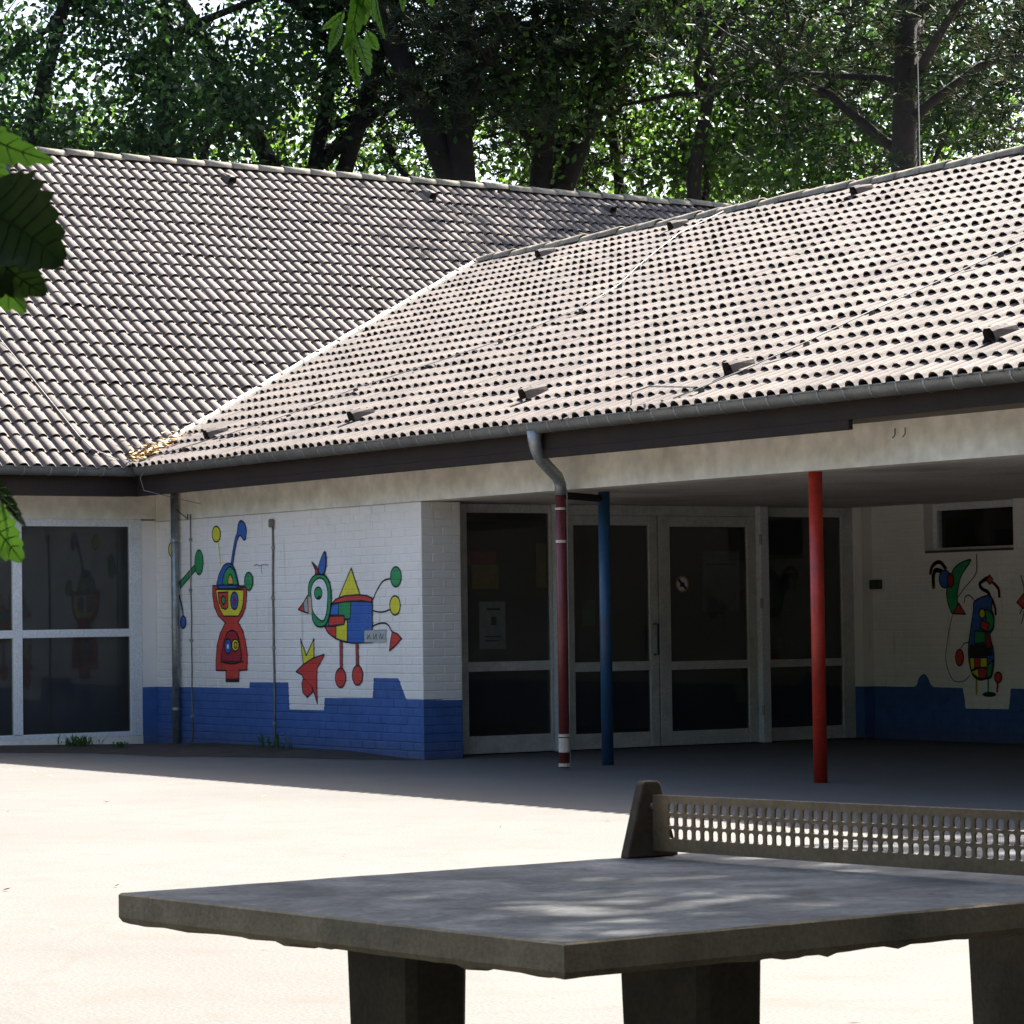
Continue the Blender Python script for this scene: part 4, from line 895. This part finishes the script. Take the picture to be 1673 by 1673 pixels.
# ------------------------------------------------------------------ concrete table tennis table
TA = Vector((24.600, -12.114, 0.819)); ty, ta_, tb_ = 0.0555, 0.01054, -0.00403
tu = Vector((math.cos(ty), math.sin(ty), math.tan(ta_))).normalized()
tv = Vector((-math.sin(ty), math.cos(ty), math.tan(tb_))); tv = (tv - tu * tv.dot(tu)).normalized()
tn = tu.cross(tv)
def T(u, v, w): return TA + tu * u + tv * v + tn * w
TT = empty('table_tennis_table', T(.76, 1.37, -TA.z))
tag(TT, 'weathered concrete table tennis table with perforated metal net in tree shade', 'table')
W_, L_, TH = 1.525, 2.74, .052
def slab():
    m = MB(); nu, nv = 16, 26
    def gridv(w, jit, inset=0):
        return [[T(inset + (W_ - 2 * inset) * i / nu, inset + (L_ - 2 * inset) * j / nv, w + (rng.uniform(-jit, jit) if jit else 0)) for i in range(nu + 1)] for j in range(nv + 1)]
    top = gridv(0, .0008, .004)
    for j in range(nv + 1):
        for i in range(nu + 1): m.v.append(tuple(top[j][i]))
    for j in range(nv):
        for i in range(nu):
            a = j * (nu + 1) + i; m.f.append((a, a + 1, a + nu + 2, a + nu + 1)); m.m.append(0)
    # sides: top chamfer, upright face, ragged lower edge
    per = [(i / nu, 0) for i in range(nu)] + [(1, j / nv) for j in range(nv)] + [(1 - i / nu, 1) for i in range(nu)] + [(0, 1 - j / nv) for j in range(nv)]
    per2 = []
    for k in range(len(per)):
        a, b = per[k], per[(k + 1) % len(per)]
        for s in range(3): per2.append((a[0] + (b[0] - a[0]) * s / 3, a[1] + (b[1] - a[1]) * s / 3))
    rows = []
    for lvl in range(5):
        r = []
        for (a, b) in per2:
            ins = (.004, 0, 0, .006, .05)[lvl]; w = (0, -.004, -TH + .002, -TH - .008, -TH - .012)[lvl]
            if lvl == 3: w -= max(0, rng.gauss(-.004, .006))
            if lvl == 4: w -= abs(rng.gauss(0, .004))
            r.append(T(ins + (W_ - 2 * ins) * a, ins + (L_ - 2 * ins) * b, w))
        rows.append(r)
    base = len(m.v); n = len(per2)
    for r in rows: m.v += [tuple(q) for q in r]
    for l in range(4):
        for k in range(n):
            m.f.append((base + l * n + k, base + l * n + (k + 1) % n, base + (l + 1) * n + (k + 1) % n, base + (l + 1) * n + k)); m.m.append(1)
    m.f.append(tuple(base + 4 * n + k for k in range(n))); m.m.append(1)
    return m.build('tabletop', [M['tabletop'], M['concrete']], TT, recalc=True)
slab()
def leg(u0, u1, v0, v1):
    m = MB()
    sec = []
    for t, k in ((0, 1.0), (.35, .93), (1, .80)):
        w = -TH - .012 - t * (TA.z - TH - .012)
        um, vm = (u0 + u1) / 2, (v0 + v1) / 2
        du, dv = (u1 - u0) / 2 * k, (v1 - v0) / 2 * (1 - .1 * t)
        c = .018
        ring = []
        for (a, b) in ((-du + c, -dv), (du - c, -dv), (du, -dv + c), (du, dv - c), (du - c, dv), (-du + c, dv), (-du, dv - c), (-du, -dv + c)):
            p = T(um + a, vm + b, w)
            if t == 1: p.z = 0.0
            ring.append(p)
        sec.append(ring)
    vs = [q for r in sec for q in r]
    m.add(vs, [(i * 8 + k, i * 8 + (k + 1) % 8, (i + 1) * 8 + (k + 1) % 8, (i + 1) * 8 + k) for i in range(2) for k in range(8)] + [tuple(range(8)), tuple(range(16, 24))])
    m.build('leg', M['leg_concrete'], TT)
for v0 in (.42, 2.25):
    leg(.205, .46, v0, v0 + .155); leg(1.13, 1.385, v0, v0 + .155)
# net: perforated plate between two tapered posts
NV = 1.40
def net():
    m = MB(); th = .005; u_s, step, cols = .105, .0311, 43
    rows_w = [(.0425, .0725), (.0725, .1025), (.1025, .1325)]
    def strip(u0, u1, w0, w1):
        vs = [T(u, NV + s * th, w) for s in (-.5, .5) for u, w in ((u0, w0), (u1, w0), (u1, w1), (u0, w1))]
        m.add(vs, [(0, 1, 2, 3), (7, 6, 5, 4), (0, 4, 5, 1), (1, 5, 6, 2), (2, 6, 7, 3), (3, 7, 4, 0)])
    ue = u_s + cols * step
    strip(.052, ue + .04, .016, .0425); strip(.052, ue + .04, .1325, .147)
    strip(.052, u_s, .0426, .1324); strip(ue, ue + .04, .0426, .1324)
    K = 12
    for (w0, w1) in rows_w:
        for c in range(cols):
            a = u_s + c * step; b = a + step; cu, cw = (a + b) / 2, (w0 + w1) / 2
            hu, hw2 = .0108, .0118
            outer, inner = [], []
            for k in range(K):
                t = 2 * math.pi * (k + .5) / K
                ct, st = math.cos(t), math.sin(t)
                f = min((step / 2) / abs(ct) if abs(ct) > 1e-6 else 9, ((w1 - w0) / 2) / abs(st) if abs(st) > 1e-6 else 9)
                outer.append((cu + f * ct, cw + f * st))
                sg = lambda q: math.copysign(abs(q) ** .55, q)
                inner.append((cu + hu * sg(ct), cw + hw2 * sg(st)))
            # corners of the cell so that neighbours meet
            cor = [(b, w1), (a, w1), (a, w0), (b, w0)]
            vs = []
            for s in (-.5, .5):
                vs += [T(q[0], NV + s * th, q[1]) for q in outer] + [T(q[0], NV + s * th, q[1]) for q in inner] + [T(q[0], NV + s * th, q[1]) for q in cor]
            n1 = 2 * K + 4
            fs = []
            for k in range(K):
                j = (k + 1) % K
                fs.append((k, j, K + j, K + k)); fs.append((n1 + k, n1 + K + k, n1 + K + j, n1 + j)); fs.append((K + k, K + j, n1 + K + j, n1 + K + k))
            for q, (lo_, hi_) in enumerate(((1, 2), (4, 5), (7, 8), (10, 11))):
                kk = [k for k in range(K)]
            # corner triangles
            def quad_of(k):
                t = 2 * math.pi * (k + .5) / K
                return math.cos(t) > 0, math.sin(t) > 0
            for k in range(K):
                j = (k + 1) % K
                o1, o2 = outer[k], outer[j]
                e1 = abs(abs(o1[0] - cu) - step / 2) < 1e-7; e2 = abs(abs(o2[0] - cu) - step / 2) < 1e-7
                if e1 != e2:
                    sx, sy = (o1[0] + o2[0]) / 2 > cu, (o1[1] + o2[1]) / 2 > cw
                    ci = {(True, True): 0, (False, True): 1, (False, False): 2, (True, False): 3}[(sx, sy)]
                    fs.append((k, 2 * K + ci, j)); fs.append((n1 + k, n1 + j, n1 + 2 * K + ci))
            m.add(vs, fs)
    o = m.build('net_plate', M['rust_net'], TT, recalc=False)
    o['label'] = 'perforated brown metal plate used as the net'
    for uu, sg in ((.0, 1), (W_, -1)):
        p = MB(); t2 = .03
        prof = [(NV - .078, 0), (NV + .078, 0), (NV + .026, .172), (NV + .018, .178), (NV - .018, .178), (NV - .026, .172)]
        a = uu + sg * .02; b = a + sg * t2
        vs = [T(a, q[0], q[1] + .001) for q in prof] + [T(b, q[0], q[1] + .001) for q in prof]
        p.add(vs, [tuple(range(6)), tuple(range(11, 5, -1))] + [(k, (k + 1) % 6, 6 + (k + 1) % 6, 6 + k) for k in range(6)])
        po = p.build('net_post', M['post_metal'], TT, bevel=.003)
        MB().tube([T(b - sg * .002, NV, .12), T(b + sg * .008, NV, .12)], .009, 8).build('bolt', M['zinc'], po)
net()

# ------------------------------------------------------------------ trees
def fast_quads(name, V, mat, parent):
    """V: (N,4,3) array of quads"""
    n = len(V)
    me = bpy.data.meshes.new(name)
    me.vertices.add(n * 4); me.vertices.foreach_set('co', V.reshape(-1))
    me.loops.add(n * 4); me.loops.foreach_set('vertex_index', np.arange(n * 4, dtype=np.int32))
    me.polygons.add(n); me.polygons.foreach_set('loop_start', np.arange(0, n * 4, 4, dtype=np.int32)); me.polygons.foreach_set('loop_total', np.full(n, 4, dtype=np.int32))
    me.materials.append(mat); me.update(calc_edges=True); me.validate()
    return place(bpy.data.objects.new(name, me), parent)

def unit(n):
    v = nrng.normal(size=(n, 3)); return v / np.linalg.norm(v, axis=1)[:, None]

def leaf_quads(centers, size, asp=.55, droop=.0):
    n = len(centers)
    a = unit(n); a[:, 2] -= droop; a /= np.linalg.norm(a, axis=1)[:, None]
    b = np.cross(a, unit(n)); b /= np.linalg.norm(b, axis=1)[:, None]
    s = size * nrng.uniform(.65, 1.25, size=(n, 1))
    V = np.empty((n, 4, 3)); V[:, 0] = centers - a * s * .5; V[:, 2] = centers + a * s * .5
    V[:, 1] = centers + b * s * asp * .5 - a * s * .05; V[:, 3] = centers - b * s * asp * .5 - a * s * .05
    return V

def tree(name, label, base, height, crown_c, crown_r, n_clump, per, size, mat, bark='bark', r0=.35, lean=(0, 0), group=None, sigma=.55, pine=False, limbs=14, fork=None, cat='tree'):
    root = empty(name, base); tag(root, label, cat, group)
    B0 = np.array(base, float); C0 = B0 + np.array(crown_c, float); R = np.array(crown_r, float)
    d = unit(n_clump); rad = nrng.uniform(.25, 1, size=(n_clump, 1)) ** .55
    cl = C0 + d * rad * R
    cl += nrng.normal(0, .25, size=cl.shape)
    trunk_top = B0 + np.array([lean[0], lean[1], height * .86])
    m = MB()
    pts = []
    for i in range(9):
        t = i / 8
        q = B0 + (trunk_top - B0) * t; q[:2] += nrng.normal(0, .06 + .10 * t, 2) * (t > 0); pts.append(q)
    m.tube(pts, [r0 * (1.25 if i == 0 else 1 - .80 * (i / 8)) for i in range(9)], 12)
    if fork:
        for (dx, dy, zt, z0) in fork:
            p0 = B0 + (trunk_top - B0) * (z0 / (height * .86)); p1 = B0 + np.array([dx, dy, zt])
            mid = (p0 + p1) / 2 + np.array([dx * .05, dy * .05, .4])
            m.tube([p0, p0 * .6 + mid * .4, mid, mid * .4 + p1 * .6, p1], [r0 * .6, r0 * .55, r0 * .48, r0 * .4, r0 * .25], 9)
    idx = nrng.permutation(n_clump)[:limbs]
    for i in idx:
        c = cl[i]; zt = max(B0[2] + height * .28, min(c[2] - nrng.uniform(.5, 2.2), trunk_top[2] - .4))
        t = (zt - B0[2]) / (trunk_top[2] - B0[2]); p0 = B0 + (trunk_top - B0) * t
        mid = p0 * .45 + c * .55 + np.array([0, 0, nrng.uniform(-.3, .5)])
        rr = r0 * nrng.uniform(.18, .34)
        m.tube([p0, p0 * .7 + mid * .3 + nrng.normal(0, .08, 3), mid, mid * .5 + c * .5 + nrng.normal(0, .15, 3), c], [rr, rr * .85, rr * .65, rr * .4, rr * .15], 6, caps=False)
        for _ in range(3):
            e = c + nrng.normal(0, .8, 3); m.tube([mid * .4 + c * .6, (c + e) / 2 + nrng.normal(0, .12, 3), e], [rr * .35, rr * .22, .008], 5, caps=False)
    m.build('trunk', M[bark], root, smooth=True, recalc=False)
    sg = sigma * nrng.uniform(.6, 1.5, size=(n_clump, 1))
    if pine:
        # tufts: needle blades radiating out of short twigs
        tw = np.repeat(cl, per // 14 + 1, axis=0); ts = np.repeat(sg, per // 14 + 1, axis=0)
        tc = tw + nrng.normal(size=tw.shape) * ts * np.array([1.25, 1.25, .5])
        n = len(tc); k = 16
        cen = np.repeat(tc, k, axis=0); dr = unit(n * k); dr[:, 2] = dr[:, 2] * .7 + .15
        ln = size * nrng.uniform(.7, 1.2, size=(n * k, 1)); sd = np.cross(dr, unit(n * k)); sd /= np.linalg.norm(sd, axis=1)[:, None]
        V = np.empty((n * k, 4, 3)); w = .020
        V[:, 0] = cen - sd * w * .6; V[:, 1] = cen + sd * w * .6; V[:, 2] = cen + dr * ln + sd * w * .5; V[:, 3] = cen + dr * ln - sd * w * .5
    else:
        cen = np.repeat(cl, per, axis=0) + nrng.normal(size=(n_clump * per, 3)) * np.repeat(sg, per, axis=0) * np.array([1, 1, .72])
        V = leaf_quads(cen, size)
    fast_quads('crown', V, M[mat], root)
    return root

GT = 'trees behind the school roofs'
# front row (trunks show above the ridges)
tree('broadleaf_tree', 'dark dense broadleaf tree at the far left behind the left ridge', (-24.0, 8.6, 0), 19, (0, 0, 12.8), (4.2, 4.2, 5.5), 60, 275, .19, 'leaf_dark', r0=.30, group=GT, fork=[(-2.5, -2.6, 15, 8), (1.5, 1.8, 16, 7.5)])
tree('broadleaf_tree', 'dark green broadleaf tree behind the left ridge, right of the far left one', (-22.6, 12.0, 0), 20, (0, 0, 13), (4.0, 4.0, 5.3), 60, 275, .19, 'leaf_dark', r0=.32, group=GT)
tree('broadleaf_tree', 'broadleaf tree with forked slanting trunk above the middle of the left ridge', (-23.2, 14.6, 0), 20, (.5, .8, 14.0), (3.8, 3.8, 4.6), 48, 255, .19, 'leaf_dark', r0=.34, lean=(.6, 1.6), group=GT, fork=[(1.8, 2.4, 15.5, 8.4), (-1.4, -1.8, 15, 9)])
tree('pine_tree', 'grey green pine with thick dark trunk above the left ridge', (-19.9, 17.2, 0), 21, (0, .1, 15.0), (4.0, 4.0, 4.6), 135, 260, .24, 'needle', 'bark', r0=.50, group=GT, sigma=.6, pine=True, fork=[(-1.6, -1.9, 15.5, 9.6)])
tree('pine_tree', 'grey brown pine right beside the thick trunked pine', (-20.4, 18.9, 0), 21, (.1, .5, 15.0), (4.0, 4.0, 4.6), 135, 260, .24, 'needle', 'bark', r0=.44, lean=(.3, 1.0), group=GT, sigma=.6, pine=True, fork=[(1.2, 2.6, 15, 9.4)])
tree('broadleaf_tree', 'green broadleaf tree with straight dark trunk right of the two pines', (-17.6, 21.4, 0), 19, (0, 0, 13.0), (3.6, 3.6, 4.6), 48, 255, .19, 'leaf_mid', r0=.30, group=GT)
tree('pine_tree', 'tall pine with thick trunk behind the porch roof ridge', (-7.8, 18.4, 0), 19, (-.2, -.2, 12.9), (4.2, 3.6, 3.9), 110, 230, .22, 'needle', 'bark', r0=.40, group=GT, sigma=.55, pine=True)
tree('pine_tree', 'brownish pine at the far right above the porch roof', (-11.5, 28.0, 0), 19, (0, 0, 12.4), (3.8, 3.8, 4.2), 120, 260, .24, 'needle', 'bark', r0=.40, group=GT, sigma=.55, pine=True)
tree('broadleaf_tree', 'mid green broadleaf tree between the right hand pines', (-15.4, 25.2, 0), 18, (0, 0, 12.4), (3.8, 3.8, 4.8), 48, 255, .19, 'leaf_dark', r0=.26, group=GT)
tree('broadleaf_tree', 'mid green broadleaf tree just right of the two pines', (-21.8, 22.4, 0), 19, (0, 0, 13.6), (3.6, 3.6, 4.4), 44, 250, .19, 'leaf_mid', r0=.24, group=GT)
tree('broadleaf_tree', 'mid green broadleaf tree right of the straight dark trunk', (-18.8, 25.2, 0), 19, (0, 0, 13.2), (3.6, 3.6, 4.6), 44, 250, .19, 'leaf_mid', r0=.24, group=GT)
for k, (xx, yy, lab) in enumerate([(-25.5, 3.6, 'dark broadleaf tree behind the left wing, next beyond the left edge'), (-26.5, -2.4, 'dark broadleaf tree behind the left wing, second beyond the left edge')]):
    tree('broadleaf_tree', lab, (xx, yy, 0), 18, (0, 0, 12), (4.0, 4.0, 5.0), 54, 240, .21, 'leaf_dark', r0=.28, group=GT)
# second row: sunlit foliage filling the gaps low down
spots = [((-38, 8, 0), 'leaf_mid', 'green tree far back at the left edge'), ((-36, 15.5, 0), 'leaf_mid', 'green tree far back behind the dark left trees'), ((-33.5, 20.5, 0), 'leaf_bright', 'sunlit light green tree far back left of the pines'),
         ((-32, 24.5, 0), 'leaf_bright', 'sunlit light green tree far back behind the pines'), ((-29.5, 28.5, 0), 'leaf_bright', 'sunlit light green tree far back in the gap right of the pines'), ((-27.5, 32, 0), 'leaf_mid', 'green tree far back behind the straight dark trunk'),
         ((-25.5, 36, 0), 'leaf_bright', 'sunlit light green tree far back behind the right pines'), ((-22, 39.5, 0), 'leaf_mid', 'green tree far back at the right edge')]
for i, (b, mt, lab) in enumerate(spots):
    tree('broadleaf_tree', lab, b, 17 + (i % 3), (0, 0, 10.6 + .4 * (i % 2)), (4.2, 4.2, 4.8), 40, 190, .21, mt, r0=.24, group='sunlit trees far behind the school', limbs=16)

# unseen trees added round the yard to block sky light on porch and walls
def copy_tree(o, loc, rot, parent=None):
    c = o.copy(); COL.objects.link(c); c.parent = parent; c.matrix_parent_inverse = o.matrix_parent_inverse
    if parent is None: c.location = loc; c.rotation_euler = (0, 0, rot)
    for ch in list(o.children): copy_tree(ch, None, 0, c)
    return c
proto = tree('added_yard_tree', 'unseen leafy tree added round the yard to block low sky light', (14, -33, 0), 14, (0, 0, 7.0), (5.2, 5.2, 6.0), 170, 75, .42, 'leaf_mid', r0=.35, group='added trees round the yard', sigma=.8, limbs=10)
for k, (x, y) in enumerate([(-4, -34), (5, -32), (22, -30), (30, -27), (37, -23), (42, -16), (44, -7), (42, 3), (36, -17.5), (35.5, -9), (35, -1), (28.5, 3.2), (33, 6), (32.5, -4.5)]):
    copy_tree(proto, (x, y, 0), k * 1.3)

# ---- shade trees in front (their trunks stand outside the picture, their leaves hang into it)
def leaf_mesh(length, width, serr=9, curl=.12, seed=0):
    """serrated oval leaf, base at origin, tip at +y, blade normal +z; midrib and side veins stand proud"""
    r = random.Random(seed); m = MB(); n = serr * 3
    wav = r.uniform(.02, .05); ph = r.uniform(0, 6.28); skew = r.uniform(-.06, .06)
    amp = [[r.uniform(.04, .17) for _ in range(n + 1)] for _ in range(2)]
    hole = r.randrange(4, n - 4)
    rows = []
    cx = lambda t: skew * length * math.sin(math.pi * t)
    zz = lambda t, q: -curl * length * t * t + q * q * .16 * width + wav * width * math.sin(7 * t + ph) * q
    for i in range(n + 1):
        t = i / n
        prof = (math.sin(math.pi * min(1, t ** .78 * .985 + .015)) ** .72) * (1 - .12 * t)
        row = []
        for q in (-1, -.66, -.33, 0, .33, .66, 1):
            w = width * .5 * prof
            if abs(q) == 1:
                k = i % 3; a = amp[0 if q < 0 else 1][i // 3]
                w *= 1 + (a if k == 2 else a * .35 if k == 1 else -a * .5)
                if abs(i - hole) < 2 and q > 0: w *= .86
            if i in (0, n): w = .0006
            dy = -.022 * length if abs(q) == 1 and i % 3 == 0 else (.012 * length if abs(q) == 1 and i % 3 == 2 else 0)
            row.append((cx(t) + q * w, length * t + dy + abs(q) * .05 * length * (1 - t), zz(t, q * prof)))
        rows.append(row)
    for rr in rows: m.v += rr
    for i in range(n):
        for k in range(6): m.f.append((7 * i + k, 7 * i + k + 1, 7 * i + 8 + k, 7 * i + 7 + k))
    m.m = [0] * len(m.f)
    rib = [(cx(i / 8), length * i / 8, zz(i / 8, 0) + .0008) for i in range(9)]
    m.tube(rib, [.0015 * (1 - .8 * i / 8) for i in range(9)], 5)
    for i in range(2, serr - 1):
        t = i / serr
        for sgn in (-1, 1):
            pts = []
            for k in range(4):
                q = sgn * k / 3.4; t2 = min(.98, t + .10 * abs(q)); prof = (math.sin(math.pi * min(1, t2 ** .78 * .985 + .015)) ** .72) * (1 - .12 * t2)
                pts.append((cx(t2) + q * width * .5 * prof, length * t2 + abs(q) * .05 * length * (1 - t2), zz(t2, q * prof) + .0006))
            m.tube(pts, [.0007, .0006, .0004, .0002], 4)
    m.tube([(0, 0, 0), (.002, -length * .10, .004), (0, -length * .22, .012)], .0013, 5)
    return m
def hang_leaf(parent, base, tip, width, seed, facing, tilt, mat='leaf_near'):
    b, t = Vector(base), Vector(tip); y = (t - b); L = y.length; y.normalize()
    z = facing - y * facing.dot(y); z.normalize(); z = Matrix.Rotation(tilt, 3, y) @ z
    x = y.cross(z)
    me = leaf_mesh(L, width, 7 + seed % 4, .08 + .05 * (seed % 3), seed).mesh('leaf', M[mat], True)
    o = bpy.data.objects.new('leaf', me); place(o, parent)
    o.matrix_basis = Matrix(((x.x, y.x, z.x, b.x), (x.y, y.y, z.y, b.y), (x.z, y.z, z.z, b.z), (0, 0, 0, 1)))
    return o
sh = tree('shade_tree', 'leafy shade tree whose twig of serrated leaves hangs in at the top', (27.6, -5.2, 0), 12, (-1.6, -.6, 8.6), (4.6, 3.9, 2.5), 235, 118, .20, 'leaf_mid', r0=.22, sigma=.42, limbs=20)
MB().tube([(27.0, -7.0, 7.0), (26.6, -9.6, 5.2), (26.1, -10.9, 4.1), (25.75, -11.7, 3.2), (25.60, -12.03, 2.75), (25.57, -12.06, 2.58)], [.03, .02, .014, .009, .005, .003], 7).build('twig', M['bark'], sh, smooth=True)
MB().tube([(25.75, -11.7, 3.2), (25.66, -11.95, 2.75), (25.63, -11.97, 2.6)], [.008, .005, .002], 6).build('twig', M['bark'], sh, smooth=True)
to_cam = -fw
for i, (b, t, w) in enumerate(TOP_LEAVES): hang_leaf(sh, b, t, w, i, to_cam, (-.5, .3, .7, -.8, 1.0, .2, -.3, .5, -.6, .4, -.4, .8)[i % 12])
yt = tree('young_tree', 'young tree whose big green leaves hang in at the left edge', (26.6, -17.2, 0), 5.6, (.1, .3, 4.4), (1.5, 1.5, 1.1), 40, 45, .13, 'leaf_mid', r0=.07, sigma=.3, limbs=10)
MB().tube([(26.65, -16.9, 3.4), (27.0, -15.3, 3.0), (27.55, -14.25, 2.2), (27.72, -14.0, 1.85), (27.75, -13.95, 1.5)], [.02, .014, .009, .006, .003], 7).build('twig', M['bark'], yt, smooth=True)
for i, (b, t, w) in enumerate(LEFT_LEAVES): hang_leaf(yt, b, t, w, 20 + i, to_cam, (.7, .5, -.15, .3, .5, -.9, .2)[i], 'leaf_near_shaded' if i in (2, 3, 5) else 'leaf_near')

# ------------------------------------------------------------------ weeds, litter
def weed(loc, h, n, label):
    root = empty('weed', loc); tag(root, label, 'plant', 'weeds at the foot of the wall')
    m = MB()
    V = []
    for k in range(n):
        a = rng.uniform(0, 2 * math.pi); d = Vector((math.cos(a), math.sin(a), 0)); s = Vector((-d.y, d.x, 0)) * rng.uniform(.004, .014); ll = h * rng.uniform(.3, 1.2)
        p = Vector(loc) + Vector((rng.gauss(0, h * .7), rng.gauss(0, h * .5), 0)); sp = rng.uniform(.1, .9)
        q = p + d * ll * .35 * sp + Vector((0, 0, ll * .6)); r = p + d * ll * .9 * sp + Vector((0, 0, ll * rng.uniform(.35, 1)))
        b = len(m.v); m.v += [tuple(p), tuple(q - s), tuple(q + s), tuple(r)]; m.f += [(b, b + 1, b + 2), (b + 1, b + 3, b + 2)]; m.m += [0, 0]
    m.build('leaves', M['weed'], root, recalc=False)
weed((.1, -.75, .03), .16, 110, 'broad low green weed tuft on the soil beside the corner pipe')
weed((2.62, .35, .03), .20, 40, 'small upright weed beside the cable on the mural wall')
weed((.75, -.55, .04), .08, 60, 'flat green weed on the soil between pipe and cable')

def litter(name, label, n, area, z, size, mat, cat):
    m = MB()
    for _ in range(n):
        x, y, zz = area(); a = rng.uniform(0, 6.28); s = size * rng.uniform(.5, 1.4)
        d = Vector((math.cos(a), math.sin(a), rng.uniform(-.3, .3))) * s; e = Vector((-math.sin(a), math.cos(a), rng.uniform(-.4, .4))) * s * .35
        p = Vector((x, y, zz + .012)); m.add([p - d, p + e, p + d, p - e], [(0, 1, 2, 3)])
    o = m.build(name, mat, recalc=False); tag(o, label, cat, kind='stuff'); return o
def on_valley():
    t = abs(rng.gauss(0, .045)); x = VX * t + rng.gauss(.05, .10); y = RY * t + rng.gauss(.05, .10)
    return x, y, max(HE + S1 * y, HE - S2 * x) + .06 + rng.uniform(0, .05)
litter('leaf_litter', 'heap of dry yellow leaves caught at the foot of the roof valley', 300, on_valley, 0, .042, M['dry'], 'leaves')
def on_yard(): return rng.uniform(2, 27), rng.uniform(-14, -3.2), 0.0
litter('yard_litter', 'scattered dry leaf scraps and twigs on the sunny yard', 200, on_yard, 0, .022, M['dry'], 'leaves')
